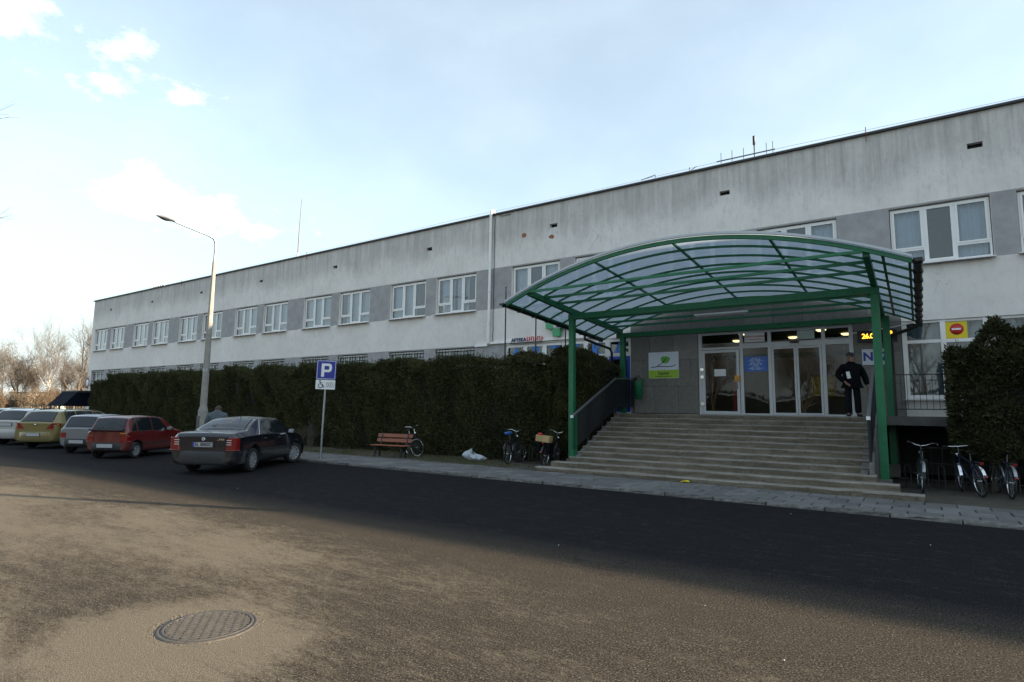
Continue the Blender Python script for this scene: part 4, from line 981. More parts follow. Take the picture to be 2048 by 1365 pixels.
hedge('thuja_hedge', 'short end piece of thuja hedge beside the stairs, sloping down to the railing', -10.25, -8.46, 16.85, 19.3, lambda x: 3.70-np.clip(x+9.1, 0, 2)**1.3*.75-np.clip(-9.75-x, 0, 1)*.5, 34000, 9, M['thuja'], lmin=.06, lmax=.15, gaps=[(-10.05, 2.9, .42, .75)])
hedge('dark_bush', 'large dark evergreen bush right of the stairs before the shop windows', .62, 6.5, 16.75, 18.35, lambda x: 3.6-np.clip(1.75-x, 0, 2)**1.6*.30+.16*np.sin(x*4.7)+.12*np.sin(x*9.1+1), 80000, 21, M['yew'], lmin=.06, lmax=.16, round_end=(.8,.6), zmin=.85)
for (x, y) in ((1.3,17.4),(2.3,17.6),(3.4,17.5),(4.6,17.6)):
    bt = [q for q in bpy.data.objects if q.name.startswith('dark_bush')][0]; MB().tube([(x,y,0),(x+.05,y,.6),(x-.04,y,1.3)], [.05,.04,.03], 7).build('stem', M['bark'], bt, world=True)
# dry weeds at the foot of the hedge
def dry_shrub(x, y, h, n, seed, label):
    r = np.random.default_rng(seed); mb = MB()
    for k in range(n):
        a = r.uniform(0, 6.28); l = h*r.uniform(.5,1.1); sp = r.uniform(.1,.5)*l
        p0 = (r.normal(0,.08), r.normal(0,.06), 0); p1 = (p0[0]+sp*.4*math.cos(a), p0[1]+sp*.4*math.sin(a), l*.55); p2 = (p0[0]+sp*math.cos(a)+r.normal(0,.05), p0[1]+sp*math.sin(a), l)
        mb.tube([p0,p1,p2], [.006,.004,.002], 3, caps=False)
        for q in range(3):
            s0 = Vector(p1).lerp(Vector(p2), r.uniform(0,.8)); mb.tube([s0, s0+Vector((r.normal(0,.1), r.normal(0,.1), r.uniform(.02,.16)))], [.003,.0015], 3, caps=False)
    t = thing('dry_shrub', label, 'shrub', (x, y, .04), 0, 'dry shrubs at the foot of the hedge'); mb.build('stems', M['twig_warm'], t, fix=False)
dry_shrub(-21.6, 16.3, 1.15, 46, 1, 'dry brown shrub just right of the dark saloon'); dry_shrub(-28.9, 16.4, 1.5, 60, 2, 'dry brown shrub beside the lamp post foot, over the red hatchback')
dry_shrub(-22.4, 16.4, .9, 30, 5, 'low dry shrub between the dark saloon bonnet and the hedge'); dry_shrub(-30.4, 16.4, 1.3, 40, 6, 'dry twiggy shrub at the hedge left of the lamp post')

# ------------------------------------------------------------------ bare trees
def bare_tree_mesh(seed, h, levels, mats, spread=.55, leaf=0, trunk_r=.16, forks=3):
    r = random.Random(seed); W = MB(); leaves = []
    def grow(p, d, l, rad, lev):
        n = 4 if lev < 2 else 3; pts = [p]; rs = [rad]; q = p; dd = d
        for i in range(n):
            dd = (dd+Vector((r.gauss(0,.10), r.gauss(0,.10), r.gauss(.04,.07)))).normalized(); q = q+dd*(l/n); pts.append(q); rs.append(rad*(1-.5*(i+1)/n))
        W.tube(pts, rs, 7 if lev == 0 else (4 if lev < 3 else 3), 0 if lev < 2 else 1, caps=False)
        if lev >= levels:
            if leaf and r.random() < leaf: leaves.append(pts[-1]); leaves.append(pts[-2])
            return
        k = forks+(1 if lev < 2 else 0)+(r.random() < .5)
        for c in range(k):
            i = r.choice(range(2 if lev == 0 else 1, n+1)); base = pts[i]; ang = r.uniform(.35, .35+spread); az = r.uniform(0, 6.283)
            o = dd.orthogonal().normalized(); o = Matrix.Rotation(az, 3, dd) @ o
            nd = (dd*math.cos(ang)+o*math.sin(ang)); nd.z += .12; nd.normalize()
            grow(base, nd, l*r.uniform(.55,.82), max(rs[i]*r.uniform(.5,.72), .006), lev+1)
        grow(pts[-1], dd, l*.72, rs[-1], lev+1)
    grow(Vector((0,0,0)), Vector((0,0,1)), h*.36, trunk_r, 0)
    me = W.mesh('branches', mats, fix=False)
    lm = None
    if leaves:
        P = np.repeat(np.array([tuple(q) for q in leaves]), 9, 0); rg = np.random.default_rng(seed); P = P+rg.normal(0,.22,P.shape); D = rg.normal(size=P.shape)
        V, F = sprays(P, D, rg.uniform(.06,.13,len(P)), rg.uniform(.02,.045,len(P)), rg); lm = fast_mesh('dry_leaves', V, F, M['dryleaf'])
    return me, lm
tA = bare_tree_mesh(4, 9, 5, [M['bark'], M['twig_warm']], .5, 0, .17); tB = bare_tree_mesh(8, 9, 4, [M['bark'], M['twig_warm']], .7, .25, .15, 4); tC = bare_tree_mesh(15, 10, 5, [M['birch'], M['twig_warm']], .42, 0, .12)
def tree(me, label, loc, rz, s, cat='tree', group='bare trees beyond the end of the hospital'):
    t = thing('bare_tree', label, cat, loc, rz, group); t.scale = (s,s,s); put('branches', me[0], t)
    if me[1]: put('dry_leaves', me[1], t)
    return t
def at(u, v, depth_y): return pix(u, v, depth_y)
for (u, Y, me, rz, s, lb) in ((148, 38, tA, .4, 1.3, 'tall bare tree right beside the end wall of the hospital'), (95, 40, tC, 1.5, 1.25, 'white-stemmed bare birch left of the hospital end wall'), (40, 34, tB, 2.2, 1.05, 'bare tree with orange-brown dry leaves at the left picture edge'),
                            (8, 42, tA, 3.6, 1.2, 'bare tree at the extreme left behind the white car'), (118, 58, tB, .9, 1.35, 'distant leafy brown tree between the birch and the hospital'), (70, 60, tB, 4.4, 1.3, 'distant brown tree behind the white-stemmed birch'),
                            (165, 62, tB, 5.2, 1.15, 'distant brown tree showing against the hospital corner'), (20, 66, tC, 2.9, 1.3, 'far bare birch at the left edge of the tree line')):
    p = pix(u, 800, Y); tree(me, lb, (p.x, p.y, -.03), rz, s*1.3)
# brush between the trees: low shrubs
sB = bare_tree_mesh(31, 3.2, 4, [M['bark'], M['twig_warm']], .8, .3, .05, 4)
for (u, Y, rz, s, lb) in ((20, 30, 0, 1.1, 'brown twiggy shrub behind the white car'), (58, 31, 1, 1.2, 'brown twiggy shrub behind the gold car roof'), (92, 33, 2, 1.3, 'brown twiggy shrub left of the dark shed'), (112, 44, 4, 1.6, 'brown twiggy shrub behind the dark shed roof'), (150, 46, 5, 1.6, 'brown twiggy shrub behind the shed by the hospital wall'), (-6, 28, 3, 1.2, 'brown twiggy shrub at the left picture edge')):
    p = pix(u, 800, Y); t = thing('twiggy_shrub', lb, 'shrub', (p.x, p.y, -.03), rz, 'brown shrubs beyond the parked cars'); t.scale = (s,s,s); put('branches', sB[0], t); put('dry_leaves', sB[1], t)
# the tree whose twig tips hang into the top left corner of the picture
tD = bare_tree_mesh(23, 9.5, 5, [M['bark'], M['bark']], .6, 0, .2)
tree(tD, 'bare roadside tree whose twig tips reach into the top left corner', (-22.35, 1.0, -.03), .7, 1.15, group='bare trees by the road')
# trees across the road, behind the photographer (they show in the door glass)
for (x, y, me, rz, s, lb) in ((-16, -17, tA, .3, 1.25, 'bare tree across the road mirrored in the left door'), (-8, -19, tB, 1.4, 1.3, 'leafy bare tree across the road mirrored in the doors'), (1, -18, tA, 2.6, 1.35, 'bare tree across the road mirrored in the right panes'), (9, -20, tC, 3.9, 1.3, 'birch across the road mirrored in the shop windows'), (-25, -20, tB, 5, 1.2, 'bare tree across the road far left of the photographer')):
    tree(me, lb, (x, y, -.03), rz, s, group='bare trees by the road')

hd_ = hedge('added_hedge', 'tall dark evergreen hedge added across the road to darken the reflections in the glass', -48, 30, -24, -22, lambda x: 3.6+.4*np.sin(x*.7), 9000, 41, M['yew'], lmin=.2, lmax=.5)  # unseen hedge added behind the camera so the door glass mirrors something dark
# ------------------------------------------------------------------ background left of the hospital
sh = thing('dark_shed', 'low dark blue shed roof beyond the parked cars at the end of the hedge', 'shed', (-52, 18.6, 0))
p0 = pix(120, 800, 19.2)
SX = pix(124, 790, 16.4).x
MB().box(SX-.1, -46.6, 16.4, 19.6, 2.55, 2.68).build('roof_edge', M['fascia'], sh, world=True)
MB().prism([(15.6,1.62),(16.4,2.6),(19.6,2.6),(19.6,1.62)], 'x', SX, -46.7).build('roof', mat('shed_blue', (.006,.008,.016), .9, spec=.1), sh, world=True)
for k in range(max(2, int((-47.5-SX)/1.6))): MB().box(SX+.1+k*1.6, SX+.2+k*1.6, 15.7, 15.8, 0, 1.7).build('post', M['steel'], sh, world=True)
MB().box(SX,-46.7,19.3,19.4,0,1.6).build('back_wall', mat('shed_wall', (.11,.11,.12), .8, var=.3), sh, world=True)
ns = thing('road_sign', 'round white road sign with dark red ring at the corner of the hospital', 'sign', (-55.6, 19.4, 0))
q = pix(173, 766, 19.3)
MB().tube([(q.x,19.42,0),(q.x,19.42,q.z+.5)], .035, 8).build('pole', M['steel'], ns, world=True)
MB().lathe([(0,-.012),(.42,-.012),(.42,.012),(0,.012)], 32, axis='y').build('plate', M['white'], ns, (q.x,19.36,q.z), world=True)
MB().lathe([(.27,-.02),(.42,-.02),(.42,-.013),(.27,-.013)], 32, axis='y', closed=True).build('red_ring', mat('ring_red', (.16,.02,.02), .5), ns, (q.x,19.36,q.z), world=True)
ext = thing('annexe', 'small grey annexe with white roof edge behind the hospital end wall', 'building', (-58, 24, 0))
MB().box(-59.4,-55.35,22,30,0,4.3).build('wall', M['band'], ext, world=True); MB().box(-59.6,-55.36,21.8,30.2,4.3,4.5).build('roof_edge', M['white_frame'], ext, world=True)
fb = thing('distant_house', 'pale cream house with flat roof among the trees at the left edge', 'building', (-95, 52, 0)); p = pix(45, 800, 52)
MB().box(p.x-9,p.x+3,52,60,0,4.4).build('wall', mat('cream_wall', (.62,.56,.46), .9, var=.1), fb, world=True); MB().box(p.x-9.3,p.x+3.3,51.7,60.3,4.4,4.7).build('roof', M['fascia'], fb, world=True)
for k in range(4): MB().box(p.x-7.8+k*2.6,p.x-6.4+k*2.6,51.93,51.99,1.6,3.2).build('window', M['carglass'], fb, world=True)
fn = thing('boundary_fence', 'dark open fence behind the parked cars before the trees', 'fence', (-62, 22, 0))
for k in range(30): MB().box(-74+k*.62,-73.96+k*.62,21.98,22.02,0,1.75).build('picket', M['black'], fn, world=True)
for z in (.3,1.6): MB().box(-74.2,-55.6,21.96,22.0,z,z+.05).build('rail', M['black'], fn, world=True)
# ------------------------------------------------------------------ parked cars
def pchip(xs, ys):
    xs = np.array(xs, float); ys = np.array(ys, float); h = np.diff(xs); d = np.diff(ys)/h; m = np.zeros(len(xs)); m[0] = d[0]; m[-1] = d[-1]
    for i in range(1, len(xs)-1):
        m[i] = 0 if d[i-1]*d[i] <= 0 else 2*d[i-1]*d[i]/(d[i-1]+d[i])
    def f(x):
        i = int(np.clip(np.searchsorted(xs, x)-1, 0, len(h)-1)); t = (x-xs[i])/h[i]
        return (1+2*t)*(1-t)**2*ys[i]+t*(1-t)**2*h[i]*m[i]+t*t*(3-2*t)*ys[i+1]+t*t*(t-1)*h[i]*m[i+1]
    return f
def paint(name, col, rough=.3, metal=0.0, dirt=.25):
    m, t = newmat(name, rough, .5); tc = t.N.new('ShaderNodeTexCoord').outputs['Object']; x, y, z = t.sep(tc)
    n = t.noise(tc, 5, 5, .65); low = t.m('MULTIPLY', t.map(t.m('ADD', z, t.m('MULTIPLY', n, .3)), .95, .3), dirt)
    t.color(t.mix(low, col, (.11,.10,.088)))
    t.b.inputs['Metallic'].default_value = metal; t.b.inputs['Coat Weight'].default_value = .7; t.b.inputs['Coat Roughness'].default_value = .025
    rr = t.m('ADD', rough, t.m('MULTIPLY', low, .5)); t.L.new(rr, t.b.inputs['Roughness']); return m
def make_car(C_):
    ST_ = C_['st']; ys = [s[0] for s in ST_]; fs = [pchip(ys, [s[k] for s in ST_]) for k in range(1, 8)]; Ln = ys[-1]
    def par(y): return [f(y) for f in fs]       # zf w zb wb zt wt cr
    def top(y, s): zf,w,zb,wb,zt,wt,cr = par(y); return Vector((s*wt, y, zt+cr*(1-s*s)))
    def side(y, t): zf,w,zb,wb,zt,wt,cr = par(y); return Vector((wb+(wt-wb)*t, y, zb+(zt-zb)*t))
    def lower(y, t):                              # t 0 sill .. 1 belt
        zf,w,zb,wb,zt,wt,cr = par(y); k = t
        x = w*(.955+.045*min(1, k/.35)) if k < .45 else w+(wb-w)*((k-.45)/.55)**1.6
        return Vector((x, y, zf+.06+(zb-zf-.06)*k))
    car = thing('parked_car', C_['label'], 'car', C_['loc'], C_['rot'], C_.get('group'))
    # body shell
    n = 44; yy = sorted(set([round(q, 4) for q in list(np.linspace(0, Ln, n))+ys])); mb = MB(); rings = []
    for y in yy:
        zf,w,zb,wb,zt,wt,cr = par(y); half = [(w*.86, zf)]
        half += [tuple(lower(y, t))[0::2] for t in (0,.12,.3,.45,.6,.75,.88,.96)]
        half += [tuple(side(y, t))[0::2] for t in (0,.05,.35,.65,.92)]
        half += [tuple(top(y, s))[0::2] for s in (1,.96,.85,.6,.3)]
        ring = [(p[0], y, p[1]) for p in half]+[(0, y, zt+cr)]+[(-p[0], y, p[1]) for p in reversed(half)]
        rings.append(ring)
    k = len(rings[0]); vs = [p for r in rings for p in r]
    fcs = [(i*k+j, i*k+(j+1)%k, (i+1)*k+(j+1)%k, (i+1)*k+j) for i in range(len(rings)-1) for j in range(k)]
    mb.add(vs, fcs, 0, True); me = None
    mb.add(rings[0], [tuple(range(k))], 0, False); mb.add(rings[-1], [tuple(range(k-1,-1,-1))], 0, False)
    bm = bmesh.new(); tmp = mb.mesh('body', [C_['paint'], M['trim']], fix=False); bm.from_mesh(tmp); bmesh.ops.remove_doubles(bm, verts=bm.verts, dist=1e-5); bmesh.ops.recalc_face_normals(bm, faces=bm.faces); bm.to_mesh(tmp); bm.free()
    wr = C_['wr']; yr, yf_ = C_['yr'], C_['yr']+C_['wb']; hw = max(s[2] for s in ST_)
    bo = put('body', tmp); cut = MB()
    for y in (yr, yf_):
        for s in (-1, 1):
            a, b = (hw-.27, hw+.2) if s > 0 else (-hw-.2, -hw+.27); m_ = 28; rad = wr+.055
            c1 = [(a, y+rad*math.cos(6.283185*q/m_), wr+.02+rad*math.sin(6.283185*q/m_)) for q in range(m_)]; c2 = [(b, p[1], p[2]) for p in c1]
            cut.add(c1+c2, [(q, (q+1)%m_, m_+(q+1)%m_, m_+q) for q in range(m_)]+[tuple(range(m_-1,-1,-1)), tuple(range(m_,2*m_))], 1)
    co = put('cutter', cut.mesh('cutter', [C_['paint'], M['trim']]))
    md = bo.modifiers.new('arches', 'BOOLEAN'); md.object = co; md.operation = 'DIFFERENCE'; md.solver = 'EXACT'
    body = evaluated(bo, 'body'); bpy.data.objects.remove(bo); bpy.data.objects.remove(co)
    put('body', body, car)
    # wheel-arch lips
    # glazing: patches lying on the body surface, black surround below the glass
    def patch(name, fn, nu, nv, m, off, parent=car):
        g = MB(); g.grid(fn, nu, nv); o_ = g.mesh(name, m, fix=False)
        for v in o_.vertices:
            c = Vector((v.co.x, 0, v.co.z-.75)); v.co += Vector((math.copysign(off, v.co.x) if abs(v.co.x) > .3 else 0, 0, off)) if name != 'rear_glass' else Vector((0,-off,off*.8))
        return put(name, o_, parent)
    def quad_side(b0, b1, t0_, t1_, lo, hi, sx):
        def fn(u, v):
            t = lo+(hi-lo)*v; y = (b0+(t0_-b0)*v)*(1-u)+(b1+(t1_-b1)*v)*u; p = side(y, t); return (sx*p.x, p.y, p.z)
        return fn
    for sx in (-1, 1):
        for wn, (b0, b1, t0_, t1_) in enumerate(C_['side_win']):
            e = .018
            patch('window_rubber', quad_side(b0-e, b1+e, t0_-e, t1_+e, .02, .94, sx), 12, 6, M['trim'], .003)
            patch('side_window', quad_side(b0, b1, t0_, t1_, .06, .90, sx), 12, 6, M['carglass'], .007)
        if C_.get('chrome_line'):
            b0 = C_['side_win'][0][0]; b1 = C_['side_win'][-1][1]; c0 = C_['side_win'][0][2]; c1 = C_['side_win'][-1][3]; pts = []
            for q in range(9): v = q/8; p = side(b0-.02+(c0-b0)*v, .02+.92*v); pts.append((sx*(p.x+.006), p.y, p.z))
            for q in range(1, 9): p = side(c0-.02+(c1-c0+.02)*q/8, .94); pts.append((sx*(p.x+.006), p.y, p.z+.002))
            MB().tube(pts, .009, 5).build('chrome_strip', M['chrome'], car)
    y0, y1, sw = C_['rear_win']; patch('rear_glass', lambda u, v: tuple(top(y0+(y1-y0)*v, (u*2-1)*sw)), 14, 8, M['trim'], .004)
    patch('rear_glass', lambda u, v: tuple(top(y0+.02+(y1-y0-.05)*v, (u*2-1)*(sw-.045))), 14, 8, M['carglass'], .010)
    y0, y1 = C_['front_win']; patch('windscreen', lambda u, v: tuple(top(y0+(y1-y0)*v, (u*2-1)*.9)), 14, 8, M['carglass'], .008)
    # door seams and handles, rubbing strip
    for sx in (-1, 1):
        for y in C_['seams']:
            g = MB(); g.grid(lambda u, v: (sx*(lower(y, .04+.96*u).x+.0025), y-.005+.01*v, lower(y, .04+.96*u).z), 12, 1); g.build('door_seam', M['trim'], car, fix=False)
        for y in C_['handles']:
            p = lower(y, .86); MB().box(-.012,.02,-.09,.09,-.014,.014).build('door_handle', C_.get('handle_mat', M['trim']), car, (sx*p.x, p.y, p.z), bevel=.006)
        if C_.get('strip'):
            g = MB(); a, b, t = C_['strip']; g.grid(lambda u, v: (sx*(lower(a+(b-a)*u, t+.05*v).x+.008), a+(b-a)*u, lower(a+(b-a)*u, t+.05*v).z), 16, 1); g.build('rubbing_strip', M['trim'], car, fix=False)
        p = side(C_['mirror'], .05)
        mm = MB().lathe([(0,-.05),(.07,-.045),(.085,0),(.075,.05),(0,.06)], 12, axis='y').mesh('mirror', C_.get('mirror_mat', C_['paint'])); o_ = put('mirror', mm, car, (sx*(p.x+.12), p.y+.05, p.z+.06)); o_.scale = (1.2,1,.8); MB().bar((sx*p.x*.98,p.y+.05,p.z+.02),(sx*(p.x+.1),p.y+.05,p.z+.04),.03,.05).build('mirror_arm', M['trim'], car)
        MB().box(-.075,.075,-.056,-.048,-.05,.05).build('mirror_glass', M['chrome'], car, (sx*(p.x+.12), p.y+.045, p.z+.06))
    # bumpers follow the plan of the body
    def bumper(name, m, z0, z1, proud, ends, rear=True):
        pts = []
        for q in range(21):
            a = q/20*2-1; x = a*(hw+.01); pts.append((x, -proud+ends*abs(a)**5 + .02*abs(a)**2))
        prof = [(z0+.05,.07),(z0,.02),(z0+.02,0),(z0+.08,-.012),((z0+z1)/2,-.018),(z1-.05,-.012),(z1-.01,.004),(z1,.05)]
        def fn(u, v):
            p = pts[int(round(u*20))]; z, o_ = prof[int(round(v*7))]; yv = p[1]+o_; sh_ = 1-max(0, o_)*.35
            return (p[0]*sh_, yv if rear else Ln-yv, z)
        return MB().grid(fn, 20, 7).build(name, m, car, fix=True)
    bumper('rear_bumper', C_['bumper_mat'], *C_['bumper']); bumper('front_bumper', C_['bumper_mat'], *C_['bumper'], rear=False)
    for d in C_['lights']:
        plan, z0, z1, m = d[:4]; taper = d[4] if len(d) > 4 else 0
        for sx in (-1, 1):
            g = MB(); nn = len(plan); zz = (z0, z0+(z1-z0)*.35, z0+(z1-z0)*.7, z1)
            vs = [(sx*(p[0]+(taper*(z-z0)/(z1-z0) if p[0] < C_.get('taper_x', 9) else 0)), p[1]+C_.get('lean', 0)*(z-.6), z) for z in zz for p in plan]
            fc = [(i*nn+j, i*nn+(j+1)%nn, (i+1)*nn+(j+1)%nn, (i+1)*nn+j) for i in range(3) for j in range(nn)]+[tuple(range(nn)), tuple(range(3*nn, 4*nn))]
            o_ = g.add(vs, fc, 0).build(d[5] if len(d) > 5 else 'tail_light', m, car, bevel=.008)
            if C_.get('light_bars') and sx:
                for zb_ in (.45,.62,.8): z = z0+(z1-z0)*zb_; MB().box(min(sx*plan[0][0], sx*plan[1][0])+.02, max(sx*plan[0][0], sx*plan[1][0])-.02, plan[0][1]-.006, plan[0][1]+.01, z-.009, z+.009).build('light_bar', M['lens_white'], o_)
    # plate
    py, pz = C_['plate']; MB().box(-.26,.26,py-.008,py,pz-.057,pz+.057).build('plate', M['plate'], car); MB().box(-.28,.28,py+.0005,py+.02,pz-.072,pz+.072).build('plate_frame', M['trim'], car)
    if C_.get('plate_text'): put('lettering', text_mesh(C_['plate_text'], .115, M['ink'], .0008, .003), car, (.025, py-.009, pz), UPR); MB().box(-.26,-.215,py-.0095,py-.008,pz-.057,pz+.057).build('plate_band', M['blue'], car)
    # wheels
    tw = .19 if wr > .28 else .155
    ty = MB().lathe([(wr*.66,-tw/2+.015),(wr*.88,-tw/2),(wr*.965,-tw/2+.015),(wr,-tw/2+.045),(wr,tw/2-.045),(wr*.965,tw/2-.015),(wr*.88,tw/2),(wr*.66,tw/2-.015)], 36, axis='x').mesh('wheel', M['rubber'])
    rb = MB().lathe([(0,.02),(wr*.12,.025),(wr*.2,.012),(wr*.45,.016),(wr*.60,.03),(wr*.655,.04),(wr*.68,.03),(wr*.68,-.05),(0,-.05)], 36, axis='x')
    rim_me = rb.mesh('rim', M['rim']); hole = MB()
    for q in range(C_.get('slots', 8)):
        a = 6.283*q/C_.get('slots', 8); c = Vector((.024, wr*.5*math.cos(a), wr*.5*math.sin(a))); hole.lathe([(0,.004),(wr*.075,.004),(wr*.08,0)], 8, axis='x', c=tuple(c))
    hole_me = hole.mesh('rim_slots', M['trim'])
    for y, steer in ((yr, 0), (yf_, C_.get('steer', 0))):
        for sx in (-1, 1):
            o_ = put('wheel', ty, car, (sx*(hw-tw/2-.02), y, wr), (0, 0, steer))
            r_ = put('rim', rim_me, o_, (sx*(tw/2-.055), 0, 0), (0, 0, 0 if sx > 0 else math.pi)); put('rim_slots', hole_me, o_, (sx*(tw/2-.055)+sx*.0, 0, 0), (0, 0, 0 if sx > 0 else math.pi))
    MB().tube([(-.45,-.0,.25),(-.45,.3,.25)], .025, 8).build('exhaust_pipe', M['trim'], car)
    return car, top, side, lower
RZ = R_(32.3); FW = Vector((-math.sin(RZ), math.cos(RZ), 0)); RT = Vector((math.cos(RZ), math.sin(RZ), 0))
M['p_dark'] = paint('dark_blue_paint', (.005,.007,.014), .2, .0, .28); M['p_red'] = paint('red_paint', (.125,.009,.010), .3); M['p_gold'] = paint('gold_paint', (.20,.16,.05), .35, .25)
M['p_silver'] = paint('silver_paint', (.20,.21,.225), .35, .3); M['p_white'] = paint('white_paint_car', (.42,.415,.40), .35, 0, .5)
M['dusty'] = mat('dusty_bumper', (.032,.032,.034), .62, var=.3, vscale=6)
saloon = dict(st=[(0,.33,.77,.84,.75,.95,.66,.012),(.06,.27,.845,.90,.82,1.03,.71,.02),(.35,.24,.875,.94,.845,1.065,.735,.03),(.80,.22,.885,.96,.855,1.085,.715,.035),(1.15,.22,.885,.965,.855,1.235,.645,.035),(1.6,.22,.885,.965,.855,1.385,.585,.04),(2.25,.22,.885,.96,.855,1.425,.58,.045),(2.8,.22,.885,.95,.85,1.395,.59,.045),(3.3,.22,.885,.94,.85,1.21,.65,.04),(3.75,.22,.88,.925,.84,1.0,.735,.04),(4.35,.24,.865,.84,.80,.90,.67,.05),(4.68,.27,.80,.66,.74,.76,.60,.03),(4.8,.34,.70,.55,.66,.62,.56,.01)],
    wr=.318, yr=.99, wb=2.8, side_win=[(1.28,2.18,1.72,2.2),(2.27,3.32,2.29,2.86)], chrome_line=True, rear_win=(.84,1.55,.9), front_win=(2.92,3.7), seams=(1.42,2.22,3.35), handles=(1.62,2.5), handle_mat=M['p_dark'], strip=(1.35,3.4,.42), mirror=3.15,
    bumper=(.25,.60,.06,.5), bumper_mat=M['dusty'], lights=[([(.60,-.016),(.76,-.014),(.83,-.002),(.872,.045),(.888,.15),(.83,.15),(.79,.08),(.61,.06)], .62, .94, M['lens_red'], .05)], light_bars=True, taper_x=.65, plate=(-.022,.76), slots=9)
hatch = dict(st=[(0,.30,.63,.80,.63,.86,.575,.01),(.03,.26,.675,.84,.66,.90,.585,.012),(.12,.22,.695,.86,.675,1.09,.565,.018),(.24,.20,.70,.865,.68,1.285,.535,.022),(.42,.2,.70,.865,.68,1.335,.53,.03),(1.2,.2,.70,.865,.68,1.36,.53,.035),(1.75,.2,.70,.86,.68,1.33,.535,.035),(2.25,.2,.70,.86,.678,1.09,.585,.03),(2.6,.2,.70,.85,.67,.91,.61,.03),(3.1,.24,.68,.76,.64,.82,.57,.03),(3.3,.3,.62,.6,.58,.68,.52,.02),(3.34,.34,.58,.52,.55,.58,.5,.01)],
    wr=.262, yr=.50, wb=2.335, side_win=[(.22,.46,.36,.46),(.54,1.22,.56,1.22),(1.3,2.12,1.3,1.72)], rear_win=(.035,.235,.9), front_win=(1.82,2.52), seams=(.5,1.26,2.2), handles=(.66,1.42), mirror=2.0, strip=(.85,2.4,.33),
    bumper=(.26,.52,.05,.36), bumper_mat=M['trim'], lights=[([(.44,-.016),(.61,-.014),(.665,.0),(.695,.04),(.708,.12),(.65,.12),(.62,.03),(.45,.03)], .56, .74, M['lens_red'])], plate=(-.075,.42), slots=10)
wagon = dict(st=[(0,.34,.77,.90,.77,.97,.70,.01),(.04,.28,.845,.95,.825,1.02,.71,.015),(.2,.24,.875,.98,.85,1.21,.665,.02),(.42,.22,.88,.985,.85,1.42,.605,.03),(.7,.22,.88,.985,.85,1.47,.59,.04),(1.8,.22,.88,.98,.85,1.495,.585,.045),(2.5,.22,.88,.975,.85,1.46,.59,.045),(3.1,.22,.88,.965,.845,1.24,.66,.04),(3.65,.22,.875,.945,.83,1.03,.74,.04),(4.1,.24,.85,.85,.79,.9,.66,.04),(4.36,.28,.78,.6,.72,.7,.6,.02),(4.42,.36,.68,.52,.64,.58,.55,.01)],
    wr=.315, yr=.82, wb=2.71, side_win=[(.5,1.1,.6,1.1),(1.2,2.05,1.2,2.05),(2.14,3.1,2.14,2.62)], rear_win=(.05,.4,.9), front_win=(2.6,3.58), seams=(1.15,2.1,3.15), handles=(1.35,2.25), mirror=2.95,
    bumper=(.26,.66,.07,.42), bumper_mat=M['p_gold'], lights=[([(.42,-.014),(.70,-.01),(.82,.03),(.87,.2),(.83,.2),(.78,.05),(.45,.03)], .76, 1.0, M['lens_red'], .22)], taper_x=.5, plate=(-.09,.55), slots=5)
def rear_at(u, v, z):      # ground point below a rear plate seen at photo pixel (u, v)
    cm = sc.camera.matrix_world.to_3x3(); d = cm @ Vector(((u-1024), -(v-682.5), -F_PX)); k = (z-CAM_H)/d.z; return Vector((d.x*k, d.y*k, 0))
GR = 'cars parked aslant to the kerb'
c1 = dict(saloon, label='dark blue saloon with red tail lights parked nearest, one wheel at the kerb', loc=Vector((-15.62,8.98,0))-FW*.99, rot=RZ, paint=M['p_dark'], plate_text='EL 8880C', steer=R_(-24), group=GR, mirror_mat=M['p_dark'])
car1, top1, _, _ = make_car(c1)
MB().tube([tuple(top1(1.62,.0)+Vector((.12,0,0))), tuple(top1(1.62,0)+Vector((.12,-.16,.24)))], [.008,.003], 5).build('aerial', M['black'], car1)
MB().lathe([(.02,0),(.045,0),(.045,.008),(.02,.008)], 18, axis='y', closed=True).build('badge', M['chrome'], car1, (0,-.006,.895))
for k in range(4): MB().box(.36+k*.05,.395+k*.05,-.006,.004,.87+(k==0)*.0,.885 if k == 0 else .915).build('badge_letter', M['chrome'], car1)
g = MB(); g.box(-.5,.5,-.006,.02,.615,.622).build('boot_seam', M['trim'], car1)
c2 = dict(hatch, label='small red hatchback with black rear spoiler, right beside the dark saloon', loc=Vector((-21.98,8.98,0))-FW*.5, rot=RZ, paint=M['p_red'], plate_text='DPK 67R1' if False else None, group=GR)
car2, top2, _, _ = make_car(c2)
MB().prism([(-.10,.905),(.04,.90),(.05,.935),(-.09,.955)], 'x', -.55, .55).build('spoiler', M['trim'], car2, bevel=.01)
MB().box(.43,.62,-.012,.02,.80,.84).build('amber_lens', M['lens_amber'], car2)
c3 = dict(hatch, label='small silver hatchback parked between the red hatchback and the gold estate', loc=Vector((-25.0,9.25,0))-FW*.5, rot=RZ, paint=M['p_silver'], group=GR)
car3, _, _, _ = make_car(c3)
c4 = dict(wagon, label='gold estate car with slanting red tail lights, second car from the left edge', loc=Vector((-28.75,9.35,0))-FW*.82, rot=RZ, paint=M['p_gold'], group=GR)
car4, top4, side4, _ = make_car(c4)
MB().lathe([(0,0),(.04,0),(.035,.01),(0,.012)], 5, axis='y').build('badge', M['chrome'], car4, (0,-.02,.93))
c5 = dict(wagon, label='white estate car with black roof rails at the left edge', loc=Vector((-32.1,9.35,0))-FW*.82, rot=RZ, paint=M['p_white'], bumper_mat=M['p_white'], lights=[([(.58,-.014),(.74,-.01),(.83,.04),(.87,.16),(.83,.16),(.79,.05),(.6,.03)], .70, 1.02, M['lens_red'], .03)], plate=(-.02,.86), group=GR)
car5, top5, _, _ = make_car(c5)
